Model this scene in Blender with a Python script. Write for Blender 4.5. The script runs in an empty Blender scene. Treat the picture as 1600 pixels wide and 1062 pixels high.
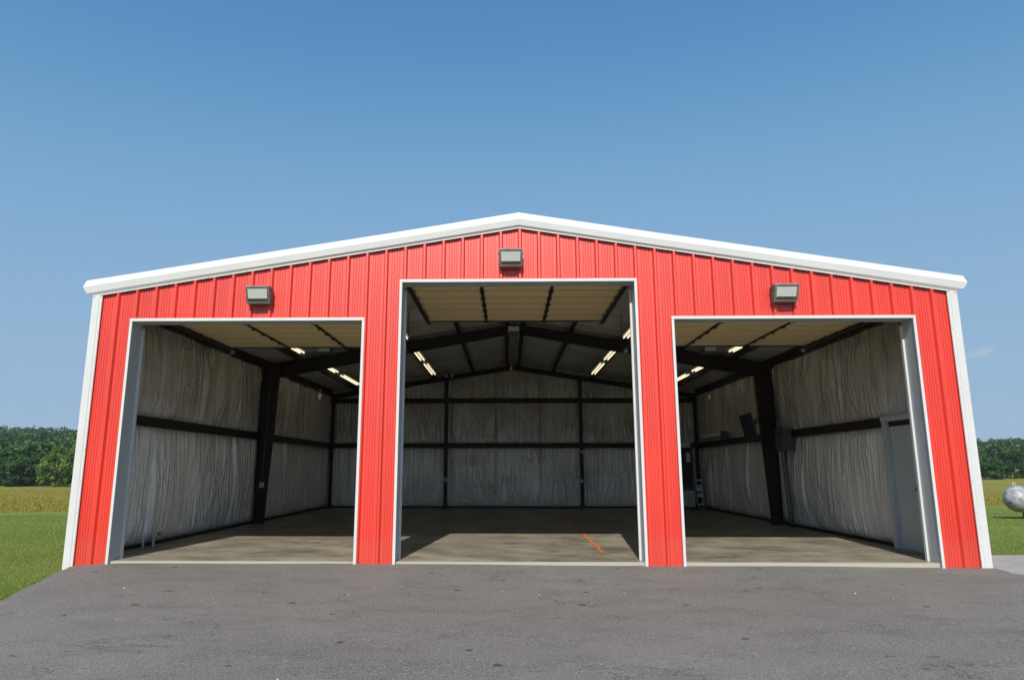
import bpy, bmesh, math, random
import numpy as np
from mathutils import Vector, Matrix

R = math.radians
random.seed(7)
rng = np.random.default_rng(11)
scene = bpy.context.scene
col = scene.collection

# ------------------------------------------------------------------ camera
cam_d = bpy.data.cameras.new('camera')
cam = bpy.data.objects.new('camera', cam_d)
col.objects.link(cam)
cam.location = (-0.1891, -10.3851, 1.3421)
cam.rotation_euler = (math.pi / 2 + 0.1887, 0.0, 0.0200)
cam_d.sensor_width = 36.0
cam_d.sensor_fit = 'HORIZONTAL'
cam_d.lens = 1058.94 / 1600 * 36.0
cam_d.shift_x = 27.66 / 1600
cam_d.shift_y = -0.8 / 1600
cam_d.clip_start = 0.05
cam_d.clip_end = 4000
scene.camera = cam

# ------------------------------------------------------------------ sky, sun, exposure
SUN_EL = R(43.0)
SUN_DIR = Vector((-0.095, -1.0, 0.0)).normalized()          # where the sun stands, seen from the building
world = bpy.data.worlds.new('World')
scene.world = world
world.use_nodes = True
wn, wl = world.node_tree.nodes, world.node_tree.links
wn.clear()
w_out = wn.new('ShaderNodeOutputWorld')
w_bg = wn.new('ShaderNodeBackground')
w_sky = wn.new('ShaderNodeTexSky')
w_sky.sky_type = 'NISHITA'
w_sky.sun_disc = False
w_sky.sun_elevation = SUN_EL
w_sky.sun_rotation = math.atan2(SUN_DIR.x, SUN_DIR.y)
w_sky.altitude = 100
w_sky.air_density = 1.0
w_sky.dust_density = 1.0
w_sky.ozone_density = 3.0
w_bg.inputs['Strength'].default_value = 0.10
# tone of the clear sky: one curve per channel over the whole dome (deep blue above, flat pale blue low down)
w_a = wn.new('ShaderNodeVectorMath'); w_a.operation = 'SCALE'; w_a.inputs['Scale'].default_value = 0.1
w_cv = wn.new('ShaderNodeRGBCurve')
w_b = wn.new('ShaderNodeVectorMath'); w_b.operation = 'SCALE'; w_b.inputs['Scale'].default_value = 10.0
for ch, pts in ((0, [(0, 0), (0.083, 0.093), (0.13, 0.190), (0.216, 0.262), (0.371, 0.305), (1, 0.36)]),
                (1, [(0, 0), (0.141, 0.254), (0.223, 0.380), (0.347, 0.440), (0.527, 0.468), (1, 0.52)]),
                (2, [(0, 0), (0.266, 0.503), (0.402, 0.620), (0.539, 0.650), (0.631, 0.655), (1, 0.67)])):
    cv = w_cv.mapping.curves[ch]
    cv.points[0].location = pts[0]; cv.points[1].location = pts[-1]
    for p in pts[1:-1]: cv.points.new(*p)
w_cv.mapping.update()
wl.new(w_sky.outputs[0], w_a.inputs[0]); wl.new(w_a.outputs[0], w_cv.inputs['Color'])
wl.new(w_cv.outputs[0], w_b.inputs[0])
# one faint wisp of cloud low in the sky right of the garage
w_tc = wn.new('ShaderNodeTexCoord')
w_mp = wn.new('ShaderNodeMapping'); w_mp.vector_type = 'POINT'
CL = Vector((0.5657, 0.8132, 0.1369)).normalized(); CU = Vector((0, 0, 1)).cross(CL).normalized(); CV = CL.cross(CU).normalized()
def w_dot(v):
    d = wn.new('ShaderNodeVectorMath'); d.operation = 'DOT_PRODUCT'; d.inputs[1].default_value = v
    wl.new(w_tc.outputs['Generated'], d.inputs[0]); return d.outputs['Value']
def w_math(op, a, b=None, clamp=False):
    m_ = wn.new('ShaderNodeMath'); m_.operation = op; m_.use_clamp = clamp
    for i_, v_ in enumerate((a, b)):
        if v_ is None: continue
        if isinstance(v_, (int, float)): m_.inputs[i_].default_value = v_
        else: wl.new(v_, m_.inputs[i_])
    return m_.outputs[0]
du, dv = w_dot(CU), w_dot(CV)
tilt = w_math('ADD', dv, w_math('MULTIPLY', du, 0.28))
q = w_math('ADD', w_math('POWER', w_math('ABSOLUTE', w_math('DIVIDE', du, 0.020)), 2.0), w_math('POWER', w_math('ABSOLUTE', w_math('DIVIDE', tilt, 0.0065)), 2.0))
ahead = w_math('GREATER_THAN', w_dot(CL), 0.9)
w_nz = wn.new('ShaderNodeTexNoise'); w_nz.inputs['Scale'].default_value = 60; w_nz.inputs['Detail'].default_value = 5
wl.new(w_tc.outputs['Generated'], w_nz.inputs['Vector'])
cf = w_math('MULTIPLY', w_math('SUBTRACT', 1.0, q, True), w_math('MULTIPLY', w_nz.outputs['Fac'], ahead))
cf = w_math('MULTIPLY', cf, 0.85)
w_mx = wn.new('ShaderNodeMix'); w_mx.data_type = 'RGBA'
w_mx.inputs[7].default_value = (5.6, 5.8, 6.4, 1)
wl.new(cf, w_mx.inputs[0]); wl.new(w_b.outputs[0], w_mx.inputs[6]); wl.new(w_mx.outputs[2], w_bg.inputs[0])
wl.new(w_bg.outputs[0], w_out.inputs[0])

sun_d = bpy.data.lights.new('sun', 'SUN')
sun_d.energy = 4.9
sun_d.angle = R(0.53)
sun_d.color = (1.0, 0.955, 0.88)
sun = bpy.data.objects.new('sun', sun_d)
col.objects.link(sun)
s_dir = Vector((SUN_DIR.x * math.cos(SUN_EL), SUN_DIR.y * math.cos(SUN_EL), math.sin(SUN_EL)))
sun.rotation_euler = s_dir.to_track_quat('Z', 'Y').to_euler()
sun.location = (-3, -30, 30)

scene.view_settings.view_transform = 'Standard'
scene.view_settings.look = 'None'
scene.view_settings.exposure = 0.0
scene.view_settings.gamma = 1.0
scene.view_settings.use_curve_mapping = False
scene.render.engine = 'CYCLES'
cy = scene.cycles
cy.max_bounces = 9
cy.diffuse_bounces = 7
cy.use_adaptive_sampling = True
cy.adaptive_threshold = 0.025
cy.glossy_bounces = 4
cy.transmission_bounces = 6
cy.sample_clamp_indirect = 8.0
cy.caustics_reflective = False
cy.caustics_refractive = False
cy.use_denoising = True
try:
    cy.denoiser = 'OPENIMAGEDENOISE'
    cy.denoising_input_passes = 'RGB_ALBEDO_NORMAL'
except Exception:
    pass

# ------------------------------------------------------------------ helpers
def tag(o, label=None, cat=None, group=None, kind=None):
    if label: o['label'] = label
    if cat: o['category'] = cat
    if group: o['group'] = group
    if kind: o['kind'] = kind
    return o

def empty(name, loc, label=None, cat=None, group=None):
    o = bpy.data.objects.new(name, None)
    col.objects.link(o)
    o.location = loc
    o.empty_display_size = 0.2
    return tag(o, label, cat, group)

def root_loc(o):
    v = Vector((0, 0, 0))
    while o is not None:
        v += Vector(o.location)
        o = o.parent
    return v

def mesh_obj(name, verts, faces, mat, parent=None, smooth=False):
    me = bpy.data.meshes.new(name)
    off = root_loc(parent) if parent is not None else Vector((0, 0, 0))
    if isinstance(verts, np.ndarray):
        vv = verts - np.array(off)
        me.vertices.add(len(vv)); me.vertices.foreach_set('co', vv.astype(np.float32).ravel())
        fa = np.asarray(faces, dtype=np.int32)
        n, k = fa.shape
        me.loops.add(n * k); me.loops.foreach_set('vertex_index', fa.ravel())
        me.polygons.add(n); me.polygons.foreach_set('loop_start', np.arange(0, n * k, k, dtype=np.int32))
        me.update(calc_edges=True)
    else:
        me.from_pydata([tuple(Vector(v) - off) for v in verts], [], faces)
    if smooth:
        me.polygons.foreach_set('use_smooth', [True] * len(me.polygons))
    me.update()
    if mat is not None:
        me.materials.append(mat)
    o = bpy.data.objects.new(name, me)
    col.objects.link(o)
    if parent is not None:
        o.parent = parent
    return o

class MB:
    """collects boxes, prisms and tubes; build() links them as one mesh object"""
    def __init__(self):
        self.v, self.f = [], []
    def box(self, x0, x1, y0, y1, z0, z1):
        b = len(self.v)
        self.v += [(x0, y0, z0), (x1, y0, z0), (x1, y1, z0), (x0, y1, z0), (x0, y0, z1), (x1, y0, z1), (x1, y1, z1), (x0, y1, z1)]
        self.f += [tuple(b + i for i in q) for q in ((0, 3, 2, 1), (4, 5, 6, 7), (0, 1, 5, 4), (1, 2, 6, 5), (2, 3, 7, 6), (3, 0, 4, 7))]
        return self
    def hexa(self, low, high):
        """four low points (ccw from above) and four high points"""
        b = len(self.v)
        self.v += list(low) + list(high)
        self.f += [tuple(b + i for i in q) for q in ((0, 3, 2, 1), (4, 5, 6, 7), (0, 1, 5, 4), (1, 2, 6, 5), (2, 3, 7, 6), (3, 0, 4, 7))]
        return self
    def loft(self, A, B, close=True, caps=True):
        """two rings of the same number of points"""
        b = len(self.v); n = len(A)
        self.v += list(A) + list(B)
        for i in range(n if close else n - 1):
            j = (i + 1) % n
            self.f.append((b + i, b + j, b + n + j, b + n + i))
        if caps and close:
            self.f.append(tuple(b + i for i in reversed(range(n))))
            self.f.append(tuple(b + n + i for i in range(n)))
        return self
    def tube(self, pts, r, n=8, r2=None):
        pts = [Vector(p) for p in pts]
        b = len(self.v); m = len(pts)
        for k, p in enumerate(pts):
            d = (pts[min(k + 1, m - 1)] - pts[max(k - 1, 0)]).normalized()
            up = Vector((0, 0, 1)) if abs(d.z) < 0.95 else Vector((1, 0, 0))
            a = d.cross(up).normalized(); c = d.cross(a).normalized()
            rr = r if r2 is None else r + (r2 - r) * k / max(1, m - 1)
            for i in range(n):
                t = 2 * math.pi * i / n
                self.v.append(tuple(p + a * (rr * math.cos(t)) + c * (rr * math.sin(t))))
        for k in range(m - 1):
            for i in range(n):
                j = (i + 1) % n
                self.f.append((b + k * n + i, b + k * n + j, b + (k + 1) * n + j, b + (k + 1) * n + i))
        self.f.append(tuple(b + i for i in reversed(range(n))))
        self.f.append(tuple(b + (m - 1) * n + i for i in range(n)))
        return self
    def build(self, name, mat, parent=None, smooth=False, bevel=0.0):
        o = mesh_obj(name, self.v, self.f, mat, parent, smooth)
        bm = bmesh.new(); bm.from_mesh(o.data)
        bmesh.ops.recalc_face_normals(bm, faces=bm.faces)
        bm.to_mesh(o.data); bm.free()
        if bevel:
            md = o.modifiers.new('bevel', 'BEVEL'); md.width = bevel; md.segments = 2; md.limit_method = 'ANGLE'
        if smooth:
            for p in o.data.polygons:
                p.use_smooth = len(p.vertices) <= 4
        return o

def copy_tree(o, parent=None):
    c = o.copy(); col.objects.link(c); c.parent = parent
    for ch in list(o.children):
        copy_tree(ch, c)
    return c

# value noise on numpy arrays
_perm = rng.integers(0, 2 ** 31, size=(256, 256))
def vnoise(x, y, seed=0):
    x = np.asarray(x, float) + seed * 17.31; y = np.asarray(y, float) + seed * 9.77
    xi = np.floor(x).astype(int); yi = np.floor(y).astype(int)
    fx = x - xi; fy = y - yi
    fx = fx * fx * fx * (fx * (fx * 6 - 15) + 10); fy = fy * fy * fy * (fy * (fy * 6 - 15) + 10)
    h = lambda a, b: (_perm[a & 255, b & 255] & 65535) / 32767.5 - 1
    return (h(xi, yi) * (1 - fx) + h(xi + 1, yi) * fx) * (1 - fy) + (h(xi, yi + 1) * (1 - fx) + h(xi + 1, yi + 1) * fx) * fy

# ------------------------------------------------------------------ materials
def new_mat(name):
    m = bpy.data.materials.new(name); m.use_nodes = True
    nt = m.node_tree
    return m, nt, nt.nodes, nt.links, nt.nodes['Principled BSDF']

def mat(name, c, rough=0.5, metal=0.0, spec=0.5, var=0.0, vscale=(3, 3, 3), c2=None, bump=0.0, bscale=(60, 60, 60), bdist=0.005, lo=0.35, hi=0.7, rvar=0.0):
    m, nt, n, l, b = new_mat(name)
    b.inputs['Base Color'].default_value = (*c, 1)
    b.inputs['Roughness'].default_value = rough
    b.inputs['Metallic'].default_value = metal
    b.inputs['Specular IOR Level'].default_value = spec
    tc = n.new('ShaderNodeTexCoord')
    if var or c2:
        mp = n.new('ShaderNodeMapping'); mp.inputs['Scale'].default_value = vscale
        l.new(tc.outputs['Object'], mp.inputs[0])
        nz = n.new('ShaderNodeTexNoise'); nz.inputs['Scale'].default_value = 1; nz.inputs['Detail'].default_value = 6; nz.inputs['Roughness'].default_value = 0.62
        l.new(mp.outputs[0], nz.inputs['Vector'])
        rp = n.new('ShaderNodeValToRGB')
        rp.color_ramp.elements[0].position = lo; rp.color_ramp.elements[1].position = hi
        cc = c2 if c2 else tuple(x * (1 - var) for x in c)
        rp.color_ramp.elements[0].color = (*cc, 1); rp.color_ramp.elements[1].color = (*c, 1)
        l.new(nz.outputs['Fac'], rp.inputs[0]); l.new(rp.outputs[0], b.inputs['Base Color'])
        if rvar:
            mr = n.new('ShaderNodeMapRange'); mr.inputs['To Min'].default_value = rough - rvar; mr.inputs['To Max'].default_value = rough + rvar
            l.new(nz.outputs['Fac'], mr.inputs['Value']); l.new(mr.outputs[0], b.inputs['Roughness'])
    if bump:
        mp2 = n.new('ShaderNodeMapping'); mp2.inputs['Scale'].default_value = bscale
        l.new(tc.outputs['Object'], mp2.inputs[0])
        nz2 = n.new('ShaderNodeTexNoise'); nz2.inputs['Scale'].default_value = 1; nz2.inputs['Detail'].default_value = 4
        l.new(mp2.outputs[0], nz2.inputs['Vector'])
        bp = n.new('ShaderNodeBump'); bp.inputs['Strength'].default_value = bump; bp.inputs['Distance'].default_value = bdist
        l.new(nz2.outputs['Fac'], bp.inputs['Height']); l.new(bp.outputs[0], b.inputs['Normal'])
    return m

def noise_node(n, l, src, scale, detail=5, rough=0.6, dist=0.0):
    mp = n.new('ShaderNodeMapping'); mp.inputs['Scale'].default_value = scale
    l.new(src, mp.inputs[0])
    nz = n.new('ShaderNodeTexNoise'); nz.inputs['Scale'].default_value = 1
    nz.inputs['Detail'].default_value = detail; nz.inputs['Roughness'].default_value = rough; nz.inputs['Distortion'].default_value = dist
    l.new(mp.outputs[0], nz.inputs['Vector'])
    return nz.outputs['Fac']

def ramp(n, l, src, stops):
    r = n.new('ShaderNodeValToRGB')
    el = r.color_ramp.elements
    while len(el) < len(stops): el.new(0.5)
    for e, (p, c) in zip(el, stops):
        e.position = p; e.color = (*c, 1) if len(c) == 3 else c
    l.new(src, r.inputs[0])
    return r.outputs[0]

def mix(n, l, fac, a, b, mode='MIX'):
    m = n.new('ShaderNodeMix'); m.data_type = 'RGBA'; m.blend_type = mode
    for sock, v in ((m.inputs[0], fac), (m.inputs[6], a), (m.inputs[7], b)):
        if hasattr(v, 'links') or isinstance(v, bpy.types.NodeSocket): l.new(v, sock)
        elif isinstance(v, (int, float)): sock.default_value = v
        else: sock.default_value = (*v, 1)
    return m.outputs[2]

def math_node(n, l, op, a, b=None, clamp=False):
    m = n.new('ShaderNodeMath'); m.operation = op; m.use_clamp = clamp
    for i, v in enumerate((a, b)):
        if v is None: continue
        if isinstance(v, (int, float)): m.inputs[i].default_value = v
        else: l.new(v, m.inputs[i])
    return m.outputs[0]

M = {}
M['red'] = mat('red_painted_steel', (0.76, 0.040, 0.018), rough=0.42, spec=0.8, var=0.16, vscale=(1.6, 1.6, 0.45), bump=0.06, bscale=(2.5, 2.5, 1.2), bdist=0.02)
nt = M['red'].node_tree; n, l = nt.nodes, nt.links
b_ = n['Principled BSDF']
g = n.new('ShaderNodeNewGeometry'); sx = n.new('ShaderNodeSeparateXYZ'); l.new(g.outputs['Position'], sx.inputs[0])
spl = noise_node(n, l, g.outputs['Position'], (9, 9, 5), 5, 0.7)
hz_ = math_node(n, l, 'ADD', sx.outputs['Z'], math_node(n, l, 'MULTIPLY', spl, -0.55))
df = ramp(n, l, hz_, [(0.0, (0.07, 0.07, 0.07)), (0.10, (0, 0, 0))])
src = b_.inputs['Base Color'].links[0].from_socket
l.new(mix(n, l, df, src, (0.36, 0.24, 0.18)), b_.inputs['Base Color'])
b_.inputs['Coat Weight'].default_value = 0.55; b_.inputs['Coat Roughness'].default_value = 0.40
M['white'] = mat('white_painted_steel', (0.66, 0.655, 0.645), rough=0.4, var=0.07, vscale=(2, 2, 2), bump=0.05, bscale=(4, 4, 4), bdist=0.01)
M['jamb'] = mat('grey_jamb_steel', (0.50, 0.52, 0.54), rough=0.45, var=0.16, vscale=(3, 3, 1.2))
M['oxide'] = mat('dark_oxide_primer', (0.022, 0.011, 0.0095), rough=0.6, var=0.4, vscale=(2, 2, 2))
M['dark'] = mat('blackened_steel', (0.022, 0.023, 0.026), rough=0.5, var=0.3)
M['galv'] = mat('galvanised_steel', (0.38, 0.40, 0.42), rough=0.42, metal=0.8, var=0.25, vscale=(9, 9, 9))
M['almond'] = mat('almond_door_steel', (0.94, 0.76, 0.44), rough=0.45, var=0.10, vscale=(0.8, 3, 3))
M['rubber'] = mat('grey_rubber_seal', (0.11, 0.115, 0.10), rough=0.7, var=0.3)
M['grey_box'] = mat('grey_enamel', (0.085, 0.10, 0.11), rough=0.45, var=0.2)
M['pvc'] = mat('dusty_pvc', (0.46, 0.46, 0.44), rough=0.4, var=0.15, vscale=(20, 20, 20))
M['brass'] = mat('brass', (0.55, 0.36, 0.12), rough=0.35, metal=1.0)
M['bronze'] = mat('weathered_bronze_paint', (0.24, 0.215, 0.19), rough=0.6, var=0.45, vscale=(8, 8, 8))
M['screen'] = mat('black_screen', (0.010, 0.011, 0.014), rough=0.45, spec=0.2)
M['plastic'] = mat('black_plastic', (0.02, 0.02, 0.022), rough=0.45)
M['redplastic'] = mat('red_plastic', (0.45, 0.03, 0.02), rough=0.4)
M['paper'] = mat('pale_paper', (0.62, 0.64, 0.66), rough=0.8)
M['orange'] = mat('orange_floor_paint', (0.62, 0.15, 0.04), rough=0.6, c2=(0.26, 0.13, 0.07), vscale=(16, 6, 9), lo=0.34, hi=0.56)
M['orangeplastic'] = mat('orange_plastic', (0.7, 0.22, 0.03), rough=0.5)
M['doorwhite'] = mat('pale_walk_door', (0.50, 0.52, 0.54), rough=0.4, var=0.08)

# fluorescent tubes: lit lamps
m, nt, n, l, b = new_mat('lit_fluorescent_tube')
b.inputs['Base Color'].default_value = (0.85, 0.82, 0.72, 1)
b.inputs['Emission Color'].default_value = (1.0, 0.84, 0.56, 1)
b.inputs['Emission Strength'].default_value = 1.3
M['tube'] = m

# lens of the wall lights
m, nt, n, l, b = new_mat('prismatic_lens_glass')
b.inputs['Base Color'].default_value = (0.60, 0.62, 0.57, 1)
b.inputs['Roughness'].default_value = 0.22
b.inputs['Transmission Weight'].default_value = 0.12
tc = n.new('ShaderNodeTexCoord')
wv = n.new('ShaderNodeTexWave'); wv.bands_direction = 'X'; wv.inputs['Scale'].default_value = 30
l.new(tc.outputs['Object'], wv.inputs['Vector'])
bp = n.new('ShaderNodeBump'); bp.inputs['Strength'].default_value = 0.4; bp.inputs['Distance'].default_value = 0.004
l.new(wv.outputs['Fac'], bp.inputs['Height']); l.new(bp.outputs[0], b.inputs['Normal'])
M['lens'] = m
M['lensfoot'] = mat('browned_lens_glass', (0.30, 0.22, 0.17), rough=0.3, var=0.4, vscale=(30, 30, 30))

# vinyl facing of the insulation, sooty higher up, paler low down where door light is painted in
def vinyl(name, horizontal):
    m, nt, n, l, b = new_mat(name)
    g = n.new('ShaderNodeNewGeometry')
    pos = g.outputs['Position']
    dirt = noise_node(n, l, pos, (0.8, 0.8, 0.7), 7, 0.66, 0.4)
    if horizontal:
        base = ramp(n, l, dirt, [(0.30, (0.62, 0.60, 0.57)), (0.55, (0.76, 0.755, 0.745))])
    else:
        # sooty brown above the girt; paler below, with skylight from the doors painted in
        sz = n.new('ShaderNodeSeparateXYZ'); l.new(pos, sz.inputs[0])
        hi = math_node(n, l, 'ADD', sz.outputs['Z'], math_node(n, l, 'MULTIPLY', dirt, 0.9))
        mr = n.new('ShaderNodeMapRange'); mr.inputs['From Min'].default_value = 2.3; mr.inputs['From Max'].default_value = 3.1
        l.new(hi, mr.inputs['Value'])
        clean_skylit = ramp(n, l, dirt, [(0.28, (0.75, 0.75, 0.74)), (0.50, (0.84, 0.845, 0.85))])
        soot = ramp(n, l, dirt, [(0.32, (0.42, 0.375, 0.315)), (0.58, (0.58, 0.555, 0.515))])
        base = mix(n, l, mr.outputs[0], clean_skylit, soot)
    l.new(base, b.inputs['Base Color'])
    b.inputs['Roughness'].default_value = 0.24
    b.inputs['Specular IOR Level'].default_value = 1.0
    def creases(scale, width, rot=0.0, dist=0.5, detail=1.5):
        mp0 = n.new('ShaderNodeMapping'); mp0.inputs['Rotation'].default_value = (rot, rot, 0)
        l.new(pos, mp0.inputs[0])
        f = noise_node(n, l, mp0.outputs[0], scale, detail, 0.45, dist)
        d = math_node(n, l, 'ABSOLUTE', math_node(n, l, 'SUBTRACT', f, 0.5))
        k = math_node(n, l, 'SUBTRACT', 1.0, math_node(n, l, 'DIVIDE', d, width), True)
        return math_node(n, l, 'POWER', k, 1.5)
    if horizontal:
        h1 = creases((0.8, 4.0, 0.8), 0.16, 0.0, 0.0, 0.0); h2 = creases((2, 8, 2), 0.16, 0.0, 0.0, 0.0); h3 = creases((1.4, 6, 1.4), 0.15, 0.3, 0.0, 0.0)
    else:
        h1 = creases((5.2, 5.2, 0.47), 0.13, 0.0, 0.25, 0.0); h2 = creases((9, 9, 0.8), 0.17, 0.0, 0.2, 0.0); h3 = creases((7.5, 7.5, 0.7), 0.15, 0.40, 0.2, 0.0)
    mask = ramp(n, l, noise_node(n, l, pos, (0.9, 0.9, 1.1), 2, 0.5), [(0.42, (0, 0, 0)), (0.62, (1, 1, 1))])
    h = math_node(n, l, 'ADD', h1, math_node(n, l, 'MULTIPLY', h2, 0.34))
    h = math_node(n, l, 'ADD', h, math_node(n, l, 'MULTIPLY', h3, mask))
    calm = ramp(n, l, noise_node(n, l, pos, (0.75, 0.75, 0.9), 3, 0.55), [(0.36, (0.18, 0.18, 0.18)), (0.60, (1, 1, 1))])
    h = math_node(n, l, 'MULTIPLY', h, calm)
    bp = n.new('ShaderNodeBump'); bp.inputs['Strength'].default_value = 1.0; bp.inputs['Distance'].default_value = 0.028
    l.new(h, bp.inputs['Height']); l.new(bp.outputs[0], b.inputs['Normal'])
    return m
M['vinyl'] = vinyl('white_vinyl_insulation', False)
M['vinyl_roof'] = vinyl('white_vinyl_roof_insulation', True)

# stained concrete floor
m, nt, n, l, b = new_mat('stained_concrete')
g = n.new('ShaderNodeNewGeometry'); pos = g.outputs['Position']
a1 = noise_node(n, l, pos, (0.7, 0.9, 1), 9, 0.66, 0.3)
a2 = noise_node(n, l, pos, (1.5, 2.1, 1), 8, 0.7, 0.2)
c1 = ramp(n, l, a1, [(0.38, (0.095, 0.075, 0.048)), (0.50, (0.225, 0.192, 0.136)), (0.62, (0.36, 0.318, 0.238))])
c2 = ramp(n, l, a2, [(0.36, (0.085, 0.068, 0.044)), (0.56, (0.30, 0.262, 0.195))])
cc = mix(n, l, 0.42, c1, c2)
bl = noise_node(n, l, pos, (0.9, 1.6, 1), 6, 0.72, 0.6)
cc = mix(n, l, ramp(n, l, bl, [(0.36, (0.62, 0.62, 0.62)), (0.47, (0, 0, 0))]), cc, (0.085, 0.062, 0.036))
sp = noise_node(n, l, pos, (60, 60, 60), 3, 0.6)
cc = mix(n, l, 0.16, cc, ramp(n, l, sp, [(0.3, (0.06, 0.05, 0.04)), (0.7, (0.5, 0.47, 0.42))]))
sx = n.new('ShaderNodeSeparateXYZ'); l.new(pos, sx.inputs[0])
lipn = noise_node(n, l, pos, (3, 3, 3), 4, 0.6)
lip = math_node(n, l, 'ADD', sx.outputs['Y'], math_node(n, l, 'MULTIPLY', lipn, 0.16))
lipf = ramp(n, l, lip, [(0.12, (1, 1, 1)), (0.20, (0, 0, 0))])
cc = mix(n, l, lipf, cc, (0.44, 0.40, 0.325))
l.new(cc, b.inputs['Base Color'])
rr = n.new('ShaderNodeMapRange'); rr.inputs['To Min'].default_value = 0.24; rr.inputs['To Max'].default_value = 0.55
l.new(a2, rr.inputs['Value']); l.new(rr.outputs[0], b.inputs['Roughness'])
bp = n.new('ShaderNodeBump'); bp.inputs['Strength'].default_value = 0.15; bp.inputs['Distance'].default_value = 0.004
l.new(sp, bp.inputs['Height']); l.new(bp.outputs[0], b.inputs['Normal'])
b.inputs['Specular IOR Level'].default_value = 0.14
M['floor'] = m

# asphalt
m, nt, n, l, b = new_mat('worn_asphalt')
g = n.new('ShaderNodeNewGeometry'); pos = g.outputs['Position']
big = noise_node(n, l, pos, (0.30, 0.45, 1), 7, 0.62, 0.4)
med = noise_node(n, l, pos, (1.4, 2.6, 1), 6, 0.66, 0.3)
fin = noise_node(n, l, pos, (60, 60, 60), 4, 0.75)
vo = n.new('ShaderNodeTexVoronoi'); vo.inputs['Scale'].default_value = 70
l.new(pos, vo.inputs['Vector'])
c1 = ramp(n, l, big, [(0.34, (0.106, 0.098, 0.088)), (0.50, (0.152, 0.141, 0.127)), (0.66, (0.206, 0.191, 0.171))])
c2 = ramp(n, l, med, [(0.32, (0.072, 0.067, 0.060)), (0.54, (0.181, 0.168, 0.151))])
cc = mix(n, l, 0.45, c1, c2)
cc = mix(n, l, 0.40, cc, ramp(n, l, fin, [(0.34, (0.027, 0.025, 0.022)), (0.50, (0.154, 0.143, 0.129)), (0.68, (0.482, 0.448, 0.406))]))
# short dark scuffs, oil drips and a few hairline cracks
scuff = noise_node(n, l, pos, (2.6, 9.0, 1), 5, 0.72, 0.8)
cc = mix(n, l, ramp(n, l, scuff, [(0.305, (0.85, 0.85, 0.85)), (0.345, (0, 0, 0))]), cc, (0.030, 0.028, 0.027))
drip = n.new('ShaderNodeTexVoronoi'); drip.inputs['Scale'].default_value = 1.7; drip.inputs['Randomness'].default_value = 1.0
l.new(pos, drip.inputs['Vector'])
dr = math_node(n, l, 'ADD', drip.outputs['Distance'], math_node(n, l, 'MULTIPLY', med, 0.12))
cc = mix(n, l, ramp(n, l, dr, [(0.115, (0.75, 0.75, 0.75)), (0.15, (0, 0, 0))]), cc, (0.028, 0.026, 0.025))
ck = noise_node(n, l, pos, (0.45, 0.9, 1), 6, 0.6, 0.5)
ckd = math_node(n, l, 'ABSOLUTE', math_node(n, l, 'SUBTRACT', ck, 0.5))
ckm = noise_node(n, l, pos, (0.4, 0.4, 1), 2, 0.5)
ckf = math_node(n, l, 'MULTIPLY', math_node(n, l, 'SUBTRACT', 1.0, math_node(n, l, 'DIVIDE', ckd, 0.0055), True), math_node(n, l, 'GREATER_THAN', ckm, 0.52))
cc = mix(n, l, math_node(n, l, 'MULTIPLY', ckf, 0.6), cc, (0.025, 0.024, 0.023))
l.new(cc, b.inputs['Base Color'])
b.inputs['Roughness'].default_value = 0.85
b.inputs['Specular IOR Level'].default_value = 0.3
bp = n.new('ShaderNodeBump'); bp.inputs['Strength'].default_value = 0.45; bp.inputs['Distance'].default_value = 0.008
hh = math_node(n, l, 'ADD', fin, math_node(n, l, 'MULTIPLY', vo.outputs['Distance'], 0.6))
l.new(hh, bp.inputs['Height']); l.new(bp.outputs[0], b.inputs['Normal'])
M['asphalt'] = m

M['concrete'] = mat('pale_concrete', (0.40, 0.375, 0.34), rough=0.8, var=0.3, vscale=(2, 3, 2), bump=0.2, bscale=(70, 70, 70), bdist=0.003)
M['gravel'] = mat('tan_gravel', (0.36, 0.25, 0.16), rough=0.9, var=0.5, vscale=(22, 22, 22), bump=0.6, bscale=(60, 60, 60), bdist=0.01)
M['stone'] = mat('pale_pebble', (0.5, 0.48, 0.44), rough=0.8)

# lawn and hay field
m, nt, n, l, b = new_mat('lawn_and_hay_field')
g = n.new('ShaderNodeNewGeometry'); pos = g.outputs['Position']
sx = n.new('ShaderNodeSeparateXYZ'); l.new(pos, sx.inputs[0])
t = math_node(n, l, 'SUBTRACT', sx.outputs['Y'], math_node(n, l, 'MULTIPLY', sx.outputs['X'], 0.20))   # distance behind the mowing edge
wob = noise_node(n, l, pos, (0.16, 0.16, 0.16), 6, 0.7)
t = math_node(n, l, 'ADD', t, math_node(n, l, 'MULTIPLY', wob, 4.0))
pa = noise_node(n, l, pos, (0.30, 0.55, 0.3), 6, 0.65)
pf = noise_node(n, l, pos, (7, 7, 7), 5, 0.7)
lawn = ramp(n, l, pa, [(0.30, (0.093, 0.153, 0.029)), (0.52, (0.153, 0.200, 0.043)), (0.72, (0.255, 0.238, 0.085))])
lawn = mix(n, l, 0.35, lawn, ramp(n, l, pf, [(0.3, (0.05, 0.085, 0.02)), (0.7, (0.23, 0.245, 0.08))]))
fa = noise_node(n, l, pos, (0.035, 0.16, 0.1), 6, 0.6)
hay = ramp(n, l, fa, [(0.32, (0.164, 0.186, 0.026)), (0.55, (0.234, 0.209, 0.040)), (0.72, (0.298, 0.249, 0.063))])
hay = mix(n, l, 0.3, hay, ramp(n, l, pf, [(0.3, (0.100, 0.093, 0.020)), (0.7, (0.271, 0.207, 0.056))]))
tn = n.new('ShaderNodeMapRange'); tn.inputs['From Min'].default_value = 0; tn.inputs['From Max'].default_value = 100
l.new(t, tn.inputs['Value'])
edge = ramp(n, l, tn.outputs[0], [(0.207, (0, 0, 0)), (0.222, (1, 1, 1))])
verge = ramp(n, l, tn.outputs[0], [(0.225, (1, 1, 1)), (0.262, (0, 0, 0))])
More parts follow.
